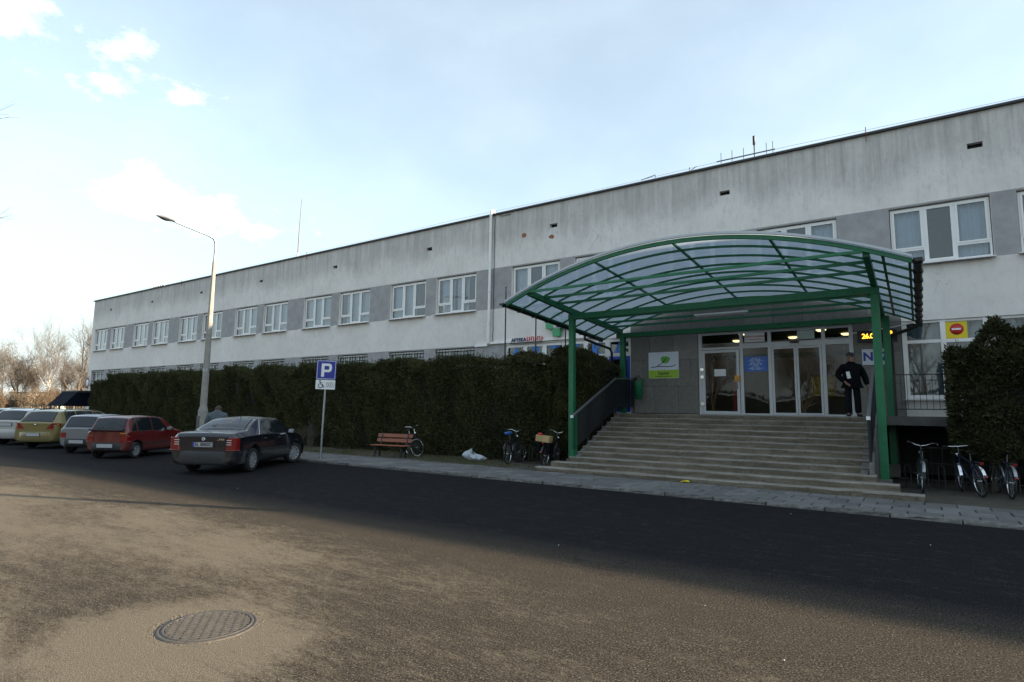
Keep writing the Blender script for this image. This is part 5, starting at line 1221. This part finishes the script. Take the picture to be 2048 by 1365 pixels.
for cc, tp, mm in ((car5, top5, M['trim']), (car4, top4, M['trim'])):
    for sx in (-1, 1): MB().tube([tuple(tp(.7,.9*sx)), tuple(tp(.8,.9*sx)+Vector((0,0,.035))), tuple(tp(1.6,.9*sx)+Vector((0,0,.04))), tuple(tp(2.4,.9*sx)+Vector((0,0,.035))), tuple(tp(2.5,.9*sx))], .016, 6).build('roof_rail', mm, cc)
c6 = dict(wagon, label='dark estate car cut off by the left picture edge behind the white one', loc=Vector((-35.6,9.6,0))-FW*.82, rot=RZ, paint=M['p_dark'], bumper_mat=M['p_dark'], group=GR)
make_car(c6)
# ------------------------------------------------------------------ street lamps
def street_lamp(label, x, y, rz=0):
    t = thing('street_lamp', label, 'lamp post', (x, y, 0), rz, 'street lamps along the kerb')
    pf = MB(); n = 8
    pf.tube([(0,0,-.05),(0,0,.9),(0,0,1.55),(0,0,1.75),(0,0,4.6),(0,0,7.75)], [.20,.195,.19,.135,.115,.075], 8, smooth=False); pf.build('concrete_pole', M['pole'], t)
    MB().box(-.08,.08,-.2,-.165,.75,1.35).build('service_hatch', M['concrete_dark'], t)
    MB().tube([(0,0,3.15),(0,0,3.27)], [.137,.136], 8).build('band', M['steel'], t)
    MB().tube([(0,0,7.7),(0,0,8.45),(0,-.03,8.62),(0,-.12,8.74),(0,-.35,8.81),(0,-1.0,8.90),(0,-1.75,9.02)], [.055,.052,.05,.05,.046,.044,.044], 8).build('arm', M['steel'], t)
    def hd(u, v):
        a = 6.28318*v; s = math.sin(math.pi*min(1, .06+.94*u))**.6; w = .165*s*(1.15-.4*u if u > .5 else .7+.5*u*1.0)
        z = .055*math.sin(a) if math.sin(a) > 0 else .035*math.sin(a); return (w*math.cos(a), -1.68-.75*u, 9.02+.05*u+z*s*1.5)
    MB().grid(hd, 16, 16).build('lamp_head', M['steel'], t)
    MB().grid(lambda u, v: (.13*math.sin(math.pi*min(1,.1+.85*u))*math.cos(math.pi*v), -1.82-.55*u, 9.01+.05*u-.075*math.sin(math.pi*v)*math.sin(math.pi*min(1,.08+.88*u))), 10, 8).build('lamp_glass', mat('lamp_glass', (.05,.05,.05), .2), t)
    return t
street_lamp('tall concrete street lamp with curved steel arm behind the parked cars', -24.0, 12.85)
street_lamp('concrete street lamp beyond the right picture edge, casting the long thin shadow', 7.55, 12.85)
# ------------------------------------------------------------------ parking sign
t = thing('parking_sign', 'blue P parking sign over a white wheelchair plate on a leaning grey post', 'sign', (-16.3, 12.72, .05)); t.scale = (1.06,1.06,1.06); t.rotation_euler = (0, R_(1.2), R_(38))
MB().tube([(0,0,-.05),(0,0,3.1)], .03, 10).build('post', M['steel'], t)
MB().box(-.3,.3,-.05,-.035,2.48,3.08).build('blue_plate', M['blue'], t, bevel=.004); MB().box(-.3,.3,-.05,-.035,2.17,2.465).build('white_plate', M['white'], t)
mb = MB(); sash(mb, -.285, .285, 2.495, 3.065, .012, -.0525, -.05); mb.build('plate_border', M['white'], t)
mb = MB(); mb.box(-.15,-.06,-.056,-.051,2.56,2.98)
oc = [(-.06,2.98),(.10,2.98),(.16,2.94),(.175,2.85),(.16,2.76),(.10,2.71),(-.06,2.71)]; ic = [(-.06,2.905),(.055,2.905),(.085,2.885),(.09,2.85),(.085,2.805),(.055,2.785),(-.06,2.785)]
vs = [(p[0],-.056,p[1]) for p in oc]+[(p[0],-.056,p[1]) for p in ic]; mb.add(vs, [(i,i+1,8+i,7+i) for i in range(6)]); mb.build('letter_p', M['white'], t, fix=False)
mb = MB(); cx_, cz_ = -.15, 2.29
mb.tube([(cx_+.065*math.cos(a), -.053, cz_-.01+.065*math.sin(a)) for a in [2.2+k*.38 for k in range(13)]], .011, 5); mb.tube([(cx_-.02,-.053,2.42),(cx_-.01,-.053,2.33),(cx_+.065,-.053,2.325),(cx_+.10,-.053,2.24),(cx_+.13,-.053,2.25)], .012, 5); mb.tube([(cx_-.02,-.053,2.375),(cx_+.05,-.053,2.375)], .009, 5)
mb.lathe([(0,0),(.022,0),(0,.004)], 12, axis='y', c=(cx_-.02,-.055,2.435)); mb.build('wheelchair_symbol', M['ink'], t)
mb = MB(); sash(mb, .03, .26, 2.24, 2.39, .006, -.053, -.051)
for k in range(3): mb.tube([(.075+k*.06+.026*math.cos(a), -.052, 2.315+.05*math.sin(a)) for a in [6.283*q/12 for q in range(13)]], .004, 4)
mb.build('bay_symbol', M['ink'], t)
for z in (2.6, 2.95, 2.3): MB().box(-.05,.05,-.036,.035,z-.012,z+.012).build('clamp', M['steel'], t)
# ------------------------------------------------------------------ bench
t = thing('bench', 'bench with red-brown wooden slats on dark legs before the hedge', 'bench', (-15.45, 15.05, .05), R_(10)); t.scale = (.92,.92,.92)
for k, y in enumerate((-.2,-.06,.08)): MB().box(-.82,.82,y-.055,y+.055,.425,.46).build('seat_slat', M['wood'], t, bevel=.008)
for k, (y, z) in enumerate(((.20,.62),(.26,.80))): MB().prism([(y-.018,z-.06),(y+.018,z-.075),(y+.05,z+.065),(y+.014,z+.075)], 'x', -.80, .80).build('back_slat', M['wood'], t, bevel=.006)
for x in (-.6,.6):
    mb = MB(); mb.bar((x,-.22,0),(x,-.16,.42),.05,.05); mb.bar((x,.12,0),(x,.08,.42),.05,.05); mb.bar((x,-.26,.40),(x,.16,.40),.05,.045); mb.bar((x,.14,.40),(x,.29,.9),.045,.04); mb.build('leg', M['black'], t)
# ------------------------------------------------------------------ bicycles
def bicycle(label, loc, rz, frame_m, lean=0, steer=0, fender=None, bar='swept', rack=True, cover=None, saddle_m=None, reflector=False, skirt=False):
    t = thing('bicycle', label, 'bicycle', loc, rz, 'bicycles left round the entrance'); t.rotation_euler = (0, lean, rz)
    R = .335; wb = 1.06; cr = Vector((0,.43,.28)); hub_r = Vector((0,0,R)); hub_f = Vector((0,wb,R))
    def wheel(c, st, par):
        o = MB().lathe([(R-.004+.0,-.016),(R,-.009),(R,.009),(R-.004,.016),(R-.03,.012),(R-.03,-.012)], 40, axis='x', closed=True).build('wheel', M['rubber'], par, c, (0,0,st))
        MB().lathe([(R-.031,-.013),(R-.031,.013),(R-.048,.008),(R-.048,-.008)], 40, axis='x', closed=True).build('rim', M['chrome'], o)
        sp = MB()
        for k in range(20):
            a = 6.283*k/20; sp.tube([((-.02 if k%2 else .02),.018*math.cos(a),.018*math.sin(a)),(0,(R-.045)*math.cos(a+.25),(R-.045)*math.sin(a+.25))], .0016, 3, caps=False)
        sp.tube([(-.045,0,0),(.045,0,0)], .02, 8); sp.build('spokes', M['steel'], o, fix=False)
        if fender:
            MB().grid(lambda u, v: ((v-.5)*.055, (R+.022)*math.cos(R_(-10)+u*R_(165)) if c.y < .5 else -(R+.022)*math.cos(R_(10)+u*R_(150)), (R+.022+.01*math.cos((v-.5)*3))*math.sin(R_(-10)+u*R_(165)) if c.y < .5 else (R+.022)*math.sin(R_(10)+u*R_(150))), 16, 3).build('mudguard', fender, o, fix=False)
            if c.y < .5:
                # the rear guard trails behind the wheel
                o.children[-1].scale = (1,-1,1)
        return o
    wheel(hub_r, 0, t)
    seat = Vector((0,.28,.80)); head_t = Vector((0,.88,.86)); head_b = Vector((0,.93,.66))
    f = MB(); f.tube([cr, seat-Vector((0,.0,.02))], .017, 8); f.tube([cr, head_b], .019, 8); f.tube([head_t, head_b], .02, 8)
    f.tube([seat-Vector((0,-.02,.1)), head_t-Vector((0,0,.04))] if not skirt else [cr+Vector((0,.0,.22))*.6, head_t-Vector((0,-.01,.08))], .016, 8)
    for s in (-1,1): f.tube([cr+Vector((s*.03,0,0)), hub_r+Vector((s*.05,0,0))], .01, 6); f.tube([seat-Vector((0,0,.1)), hub_r+Vector((s*.05,0,0))], .009, 6)
    f.build('frame', frame_m, t)
    MB().tube([seat-Vector((0,0,.05)), seat+Vector((0,-.03,.12))], .012, 8).build('seat_post', M['chrome'], t)
    def sad(u, v):
        w = .02+.075*max(0, 1-u)**1.1; a = math.pi*v; return (w*math.cos(a), .14-.27*(1-u)+.0, .93+.03*math.sin(a)-.0*u)
    sm_ = MB().grid(sad, 10, 8); sm_.grid(lambda u, v: (sad(u,v)[0], sad(u,v)[1], .92-.015*math.sin(math.pi*v)), 10, 8); sm_.build('saddle', saddle_m or M['rubber'], t, (0,.25,.0))
    # front end turns with the bars
    fk = MB(); 
    for s in (-1,1): fk.tube([head_b-Vector((0,-.01,0))+Vector((s*.03,0,0)), hub_f+Vector((s*.05,-.01,0))], .011, 6)
    fk.build('fork', frame_m, t); wheel(hub_f, steer, t)
    hb = head_t+Vector((0,-.02,.16)); b = MB(); b.tube([head_t, hb], .013, 8)
    sr, cs = math.sin(steer), math.cos(steer)
    pts = [(-.28,-.24,.05),(-.29,-.1,.07),(-.22,.02,.06),(-.1,.06,.0),(0,.05,-.02),(.1,.06,.0),(.22,.02,.06),(.29,-.1,.07),(.28,-.24,.05)] if bar == 'swept' else [(-.29,-.03,.02),(-.15,.02,.01),(0,.03,0),(.15,.02,.01),(.29,-.03,.02)]
    pts = [hb+Vector((p[0]*cs-p[1]*sr, p[0]*sr+p[1]*cs, p[2])) for p in pts]; b.tube(pts, .012, 8); b.build('handlebar', M['chrome'], t)
    for a, c in ((pts[0],pts[1]),(pts[-1],pts[-2])): MB().tube([a, Vector(a).lerp(Vector(c), .75)], .017, 8).build('grip', M['rubber'], t)
    MB().lathe([(0,.03),(.04,.02),(.045,-.03),(.0,-.035)], 12, axis='y').build('headlamp', M['chrome'], t, head_t+Vector((0,.09,-.02)))
    c = MB(); c.lathe([(.035,.03),(.09,.03),(.09,.036),(.035,.036)], 24, axis='x', closed=True, c=tuple(cr)); 
    for s in (-1,1): e = cr+Vector((s*.07,s*.11,-.12*s)); c.bar(cr+Vector((s*.06,0,0)), e, .015,.02); c.box(e.x-.045+s*.045,e.x+.045+s*.045,e.y-.035,e.y+.035,e.z-.012,e.z+.012)
    c.build('crank', M['black'], t)
    if rack:
        k = MB(); 
        for s in (-1,1): k.tube([(s*.06,.28,.7),(s*.06,.1,.735),(s*.055,-.22,.735)], .006, 5); k.tube([(s*.06,-.12,.735),(s*.05,0,R)], .005, 5)
        for y in (.1,-.05,-.2): k.tube([(-.06,y,.735),(.06,y,.735)], .005, 5)
        k.build('rack', M['black'], t)
    if reflector: MB().lathe([(0,-.015),(.03,-.012),(.035,0),(0,.002)], 12, axis='y').build('reflector', M['lens_red'], t, (0,-R-.035,R+.12)); MB().box(-.035,.035,-.27,-.24,.70,.75).build('tail_lamp', M['lens_red'], t)
    return t
GZ = .05
bicycle('bicycle with white-rimmed wheels leaning at the hedge behind the bench', (-15.75,16.25,GZ), R_(-118), M['bike_black'], R_(6), R_(28), M['bike_black'])
bicycle('bicycle with blue saddle cover standing in the rack left of the stairs', (-10.75,15.55,GZ), R_(14), M['bike_black'], R_(-4), R_(-30), M['bike_black'], saddle_m=M['saddle_blue'])
o = MB().lathe([(0,-.08),(.09,-.06),(.13,0),(.11,.05),(0,.075)], 14).build('saddle_cover', M['saddle_blue'], bpy.data.objects[[q.name for q in bpy.data.objects if q.name.startswith('bicycle')][-1]], (0,.16,.97)); o.scale = (1,1.5,.8)
cb = bicycle('bicycle with dark side bags carrying a wooden crate beside the stairs', (-9.55,15.75,GZ), R_(8), M['bike_black'], R_(5), 0, M['bike_black'], reflector=True)
for s in (-1,1): MB().box(s*.16-.06,s*.16+.06,-.22,.12,.42,.74).build('side_bag', M['jacket'], cb, bevel=.03)
ct = thing('crate', 'small wooden crate tied on the carrier of the bicycle by the stairs', 'crate', (-9.55,15.72,.8), R_(8)); ct.rotation_euler = (0, R_(7), R_(8))
for k in range(3):
    z = .02+k*.062
    for y in (-.15,.15): MB().box(-.22,.22,y-.008,y+.008,z,z+.045).build('slat', M['crate'], ct)
    for x in (-.22,.22): MB().box(x-.008,x+.008,-.14,.14,z,z+.045).build('slat', M['crate'], ct)
MB().box(-.22,.22,-.14,.14,0,.015).build('base', M['crate'], ct)
o = MB().lathe([(0,-.06),(.06,-.04),(.085,0),(.05,.045),(0,.055)], 12).build('red_bundle', M['red'], None, (-9.68,15.72,1.02)); tag(o, 'red cloth bundle lying in the wooden crate', 'bundle')
bicycle('bicycle with chrome swept handlebar, left one of those right of the stairs', (-.02,16.15,GZ), R_(3), M['bike_green'], R_(4), R_(6), M['steel'])
bicycle('bicycle with shiny steel mudguards and red rear lamp, middle one right of the stairs', (1.02,16.2,GZ), R_(16), M['bike_blue'], R_(-5), R_(-12), M['chrome'], bar='flat', reflector=True)
bicycle('bicycle with wide swept handlebar, rightmost at the bush', (1.5,16.25,GZ), R_(8), M['bike_blue'], R_(3), R_(5), M['steel'], reflector=True)
# cycle racks
def rack(label, x, y, n):
    t = thing('cycle_rack', label, 'cycle rack', (x, y, .04), 0, 'cycle racks at the entrance')
    for k in range(n):
        xx = k*.33; MB().tube([(xx,0,0),(xx,.06,.5),(xx+.06,.09,.56),(xx+.12,.06,.5),(xx+.12,0,0)], .011, 6).build('hoop', M['black'], t); MB().tube([(xx+.02,.25,0),(xx+.02,.06,.42)], .009, 5).build('stay', M['black'], t)
    MB().box(-.1,n*.33,-.02,.02,0,.03).build('base_bar', M['black'], t)
rack('low black hoop cycle rack left of the stairs', -11.5, 16.35, 7); rack('low black hoop cycle rack right of the stairs', -.35, 17.2, 8)
# grey plastic sack by the hedge
def sack():
    rr = random.Random(3); ph = [rr.uniform(0,6) for _ in range(6)]; mb = MB()
    def fn(u, v):
        a = 6.28318*v; h = u; r = .34*math.sin(math.pi*min(1,(.06+.93*h)))**.5*(1-.25*h)
        r *= 1+.12*math.sin(5*a+ph[0]+h*3)+.08*math.sin(9*a+ph[1]-4*h)
        return (1.25*r*math.cos(a)-.1*h, .7*r*math.sin(a), .0+(.27+.05*math.sin(3*a+ph[2])+.035*math.sin(7*a+ph[3]))*h**.8*(1+.3*math.cos(a+2.9))+.012*math.sin(11*a+9*h))
    return mb.grid(fn, 18, 40)
o = sack().build('plastic_sack', M['bag'], None, (-12.35,15.95,.04), (0,0,.3)); tag(o, 'crumpled pale grey plastic sack on the ground before the hedge', 'sack')
# ------------------------------------------------------------------ manhole
mh = thing('manhole_cover', 'round cast-iron manhole cover with grid ribs set in the sandy asphalt', 'manhole cover', (-4.72, 2.70, 0), R_(52))
MB().lathe([(.365,.0),(.362,.006),(.335,.008),(.333,.002),(.330,.002),(.328,.012),(.308,.013),(.304,.002)], 64).build('frame', M['iron'], mh)
MB().lathe([(.306,.0025),(0,.0025)], 48).build('cover_plate', mat('cover_dark_iron', (.03,.026,.021), .9, var=.3, vscale=20), mh)  # plate below the ribs, darker than the ribs
def chord(d, r=.30): return math.sqrt(max(0, r*r-d*d))
for k in range(-6, 7):
    d = k*.045; c = chord(d)
    MB().box(-c,c,d-.0115,d+.0115,.003,.013).build('rib', M['iron'], mh, bevel=.002)
for k in range(-4, 5):
    d = k*.066; c = chord(d); MB().box(d-.009,d+.009,-c,c,.003,.0125).build('rib', M['iron'], mh)
rr = random.Random(9); cr_ = MB()
for k in range(150):
    a = rr.choice((rr.uniform(0,6.283), rr.gauss(.6,.7), rr.gauss(2.6,.5))); q = .372+abs(rr.gauss(0,.035)); s = rr.uniform(.002,.005)+.006*rr.random()**4; x, y = q*math.cos(a), q*math.sin(a)
    cr_.lathe([(0,-.004),(s,0),(s*.8,s*.5),(0,s*.75)], 5, c=(x,y,.001), smooth=False)
o = cr_.build('broken_asphalt', M['asphalt'], mh); o['kind'] = 'stuff'
# scraps of paper and grit on the road
sp = [(1117,1092,'tiny white scrap of litter in the road shadow, just above its sunlit edge'),(475,978,'tiny white scrap of litter on the road before the dark saloon'),(1862,1092,'tiny white scrap of litter on the shaded road below the right-hand bicycles'),(1567,1323,'tiny white scrap of litter on the sunlit asphalt near the bottom edge'),(1410,1213,'tiny white scrap of litter on sunlit asphalt, below the middle of the stairs'),(1582,1029,'tiny white scrap of litter on the shaded asphalt close to the kerb')]
for i, (u, v, lb) in enumerate(sp):
    p = rear_at(u, v, 0); s = rr.uniform(.008,.014)
    o = MB().add([(-s,-s*.6,.002),(s*.9,-s*.5,.004),(s,s*.6,.012),(-s*.2,s*.8,.003),(-s*1.1,s*.2,.008)], [(0,1,2,3,4)]).build('paper_scrap', M['paper'], None, (p.x,p.y,.003), (0,0,rr.uniform(0,6)), fix=False)
    tag(o, lb, 'litter', 'white scraps on the asphalt')
p = rear_at(1380, 963, .06); o = MB().add([(-.1,-.05,0),(.02,-.09,.03),(.14,-.02,.01),(.07,.06,.05),(-.08,.05,.02)], [(0,1,2),(0,2,3),(0,3,4)]).build('yellow_scrap', M['yellow'], None, (p.x,14.4,.075), fix=False); tag(o, 'crumpled yellow scrap at the foot of the bottom step', 'litter')

# ------------------------------------------------------------------ people
def skin_mesh(name, verts, edges, rad, m, sub=2, root=0):
    me = bpy.data.meshes.new(name); me.from_pydata([tuple(v) for v in verts], edges, []); o = bpy.data.objects.new(name, me); COL.objects.link(o)
    sk = o.modifiers.new('skin', 'SKIN'); sk.use_smooth_shade = True; sk.branch_smoothing = .4
    for i, v in enumerate(me.skin_vertices[0].data):
        r = rad[i]; v.radius = r if isinstance(r, tuple) else (r, r); v.use_root = (i == root)
    ss = o.modifiers.new('sub', 'SUBSURF'); ss.levels = sub; ss.render_levels = sub
    out = evaluated(o, name); bpy.data.objects.remove(o); out.materials.clear(); out.materials.append(m)
    for p in out.polygons: p.use_smooth = True
    return out
def person(label, loc, rz, jacket, trouser, arms, head_turn=0, cap=None, hair=None, head_tilt=0, height=1.76, hands=True):
    t = thing('person', label, 'person', loc, rz); s = height/1.76; t.scale = (s,s,s)     # faces -Y
    V = []; E = []; Rr = []
    def v(p, r, par=None):
        V.append(Vector(p)); Rr.append(r)
        if par is not None: E.append((par, len(V)-1))
        return len(V)-1
    pel = v((0,0,.95),.12); ch = v((0,.0,1.18),.13, pel); sh = v((0,.01,1.40),.12, ch); nk = v((0,-.005,1.51),.055, sh); 
    hc, hs = math.cos(head_turn), math.sin(head_turn)
    bow = head_tilt
    def hd(x, y, z): return (x*hc-y*hs, -.01+x*hs+y*hc-bow*.13*max(0, min(1, (z-1.5)/.1)), z-bow*.10*max(0, min(1, (z-1.5)/.1)))
    jaw = v(hd(0,-.02,1.575),.062, nk); sk = v(hd(0,.008,1.655),(.078,.092), jaw); cr = v(hd(0,.012,1.715),(.066,.078), sk)
    no = v(hd(0,-.108,1.628),.014, jaw)
    wrists = []
    for sx, (el, wr) in zip((-1,1), arms):
        a = v((sx*.17,.01,1.40),.07, sh); e = v(el,.042, a); w = v(wr,.028, e); wrists.append((sx, w, Vector(wr), (Vector(wr)-Vector(el)).normalized()))
    for sx in (-1,1):
        h_ = v((sx*.095,0,.88),.085, pel); k = v((sx*.115,-.02,.50),.056, h_); an = v((sx*.13,.02,.10),.04, k); ft = v((sx*.145,-.13,.045),.035, an)
    for sx, w, p, d in wrists:
        pm = v(p+d*.07,(.036,.022), w)
        side_ = d.cross(Vector((sx,0,0))); side_ = side_.normalized() if side_.length > .1 else Vector((0,-1,0))
        for q in range(4):
            b = p+d*.11+side_*(.027-.018*q); l = (.036,.042,.039,.030)[q]; f1 = v(b,.0095, pm); f2 = v(b+d*l+Vector((-sx*.006,0,0)),.0088, f1); f3 = v(b+d*(l*1.75)+Vector((-sx*.022,0,0)),.0075, f2)
        th1 = v(p+d*.045+side_*.036,.011, pm); v(p+d*.085+side_*.05,.0095, th1)
    put('body', skin_mesh('body', V, E, Rr, M['skin'], 2, 0), t)
    # face details, ears
    for sx in (-1,1): MB().lathe([(0,-.006),(.012,-.002),(.012,.003),(0,.005)], 8, axis='y').build('eye', M['ink'], t, hd(sx*.032,-.082,1.652)); MB().lathe([(0,-.02),(.016,-.012),(.02,0),(.014,.014),(0,.02)], 8, axis='x').build('ear', M['skin'], t, hd(sx*.083,.012,1.64))
    MB().box(-.022,.022,-.004,.004,-.004,.004).build('mouth', mat('lips', (.25,.1,.08), .6), t, hd(0,-.082,1.572), (0,0,head_turn))
    # jacket
    V2 = []; E2 = []; R2 = []
    def j(p, r, par=None):
        V2.append(Vector(p)); R2.append(r)
        if par is not None: E2.append((par, len(V2)-1))
        return len(V2)-1
    a = j((0,0,.84),(.225,.175)); b = j((0,-.005,1.0),(.238,.19), a); c = j((0,-.005,1.20),(.235,.185), b); d = j((0,.01,1.39),(.19,.15), c); e = j((0,.0,1.49),(.10,.095), d); e2 = j((0,-.005,1.545),(.092,.092), e)
    for sx, (el, wr) in zip((-1,1), arms):
        s1 = j((sx*.205,.01,1.385),.105, d); s2 = j(el,.09, s1); s3 = j(tuple(Vector(wr)*1.0),.066, s2)
    put('jacket', skin_mesh('jacket', V2, E2, R2, jacket, 2, 1), t)
    V3 = []; E3 = []; R3 = []
    def q_(p, r, par=None):
        V3.append(Vector(p)); R3.append(r)
        if par is not None: E3.append((par, len(V3)-1))
        return len(V3)-1
    a = q_((0,0,.94),(.15,.12))
    for sx in (-1,1): b = q_((sx*.10,0,.84),.10, a); c = q_((sx*.115,-.02,.50),.092, b); d = q_((sx*.13,.01,.07),.088, c)
    put('trousers', skin_mesh('trousers', V3, E3, R3, trouser, 2, 0), t)
    for sx in (-1,1):
        me = skin_mesh('shoe', [(sx*.13,.05,.05),(sx*.137,-.06,.045),(sx*.147,-.16,.035)], [(0,1),(1,2)], [(.05,.05),(.048,.045),(.042,.03)], M['ink'], 2, 0); put('shoe', me, t)
    def dome(u, w, z0, k=1.08, back=0):
        a = 6.28318*w; ph = u*math.pi/2; r = math.cos(ph); return hd(.088*k*r*math.cos(a), .012+.108*k*r*math.sin(a)+back*(1-u)*max(0,math.sin(a)), z0+.085*math.sin(ph)*k)
    if cap:
        m_ = MB(); m_.grid(lambda u, w: dome(u, w, 1.69, 1.12), 8, 20); m_.grid(lambda u, w: dome(u*.02, w, 1.675, 1.12), 1, 20)
        vs = [hd(.085*math.sin(q), -.085-.075*math.cos(q), 1.688-.012*math.cos(q)) for q in [-1.3+2.6*k/12 for k in range(13)]]+[hd(.085*math.sin(q), -.06*math.cos(q), 1.70) for q in [-1.3+2.6*k/12 for k in range(13)]]
        m_.add(vs, [(k,k+1,14+k,13+k) for k in range(12)]); m_.build('cap', cap, t)
    if hair:
        m_ = MB(); m_.grid(lambda u, w: dome(u, w, 1.67, 1.1), 8, 20); m_.grid(lambda u, w: hd(.093*math.cos(math.pi*w), .02+.10*math.sin(math.pi*w), 1.58+.10*u), 4, 12); m_.build('hair', hair, t)
    return t
pm = person('man in black jacket, dark trousers and flat cap on the top step by the doors', (-1.46, 18.62, 1.704), R_(24), M['jacket'], M['trouser'], [((-.34,.08,1.14),(-.22,-.13,.95)), ((.34,.03,1.13),(.37,-.05,.86))], head_turn=R_(35), cap=M['ink'], height=1.74)
o = MB().grid(lambda u, v: ((u-.5)*.09, .012*math.sin(u*4), (v-.5)*.19), 4, 4).build('paper_sheet', M['paper'], None, (-1.52,18.42,2.83), (R_(-8),R_(-8),R_(20)), fix=False); tag(o, 'white folded sheet held before the chest of the man at the doors', 'paper')
p = rear_at(436, 945, 0)
dd = Vector((p.x, p.y, 0)).normalized()
cm = sc.camera.matrix_world.to_3x3(); d = cm @ Vector((436-1024, -(815-682.5), -F_PX)); d.z = 0; k = 18.9/(cm @ Vector((0,0,-1))).dot(d); p = d*k
person('person in grey jacket with brown hair walking behind the dark saloon', (p.x, p.y, 0.0), R_(-128), M['jacket_grey'], M['trouser'], [((-.28,-.02,1.13),(-.25,-.2,.92)), ((.28,-.02,1.13),(.25,-.2,.92))], head_turn=R_(20), hair=M['hair'], height=1.86, head_tilt=1.0)
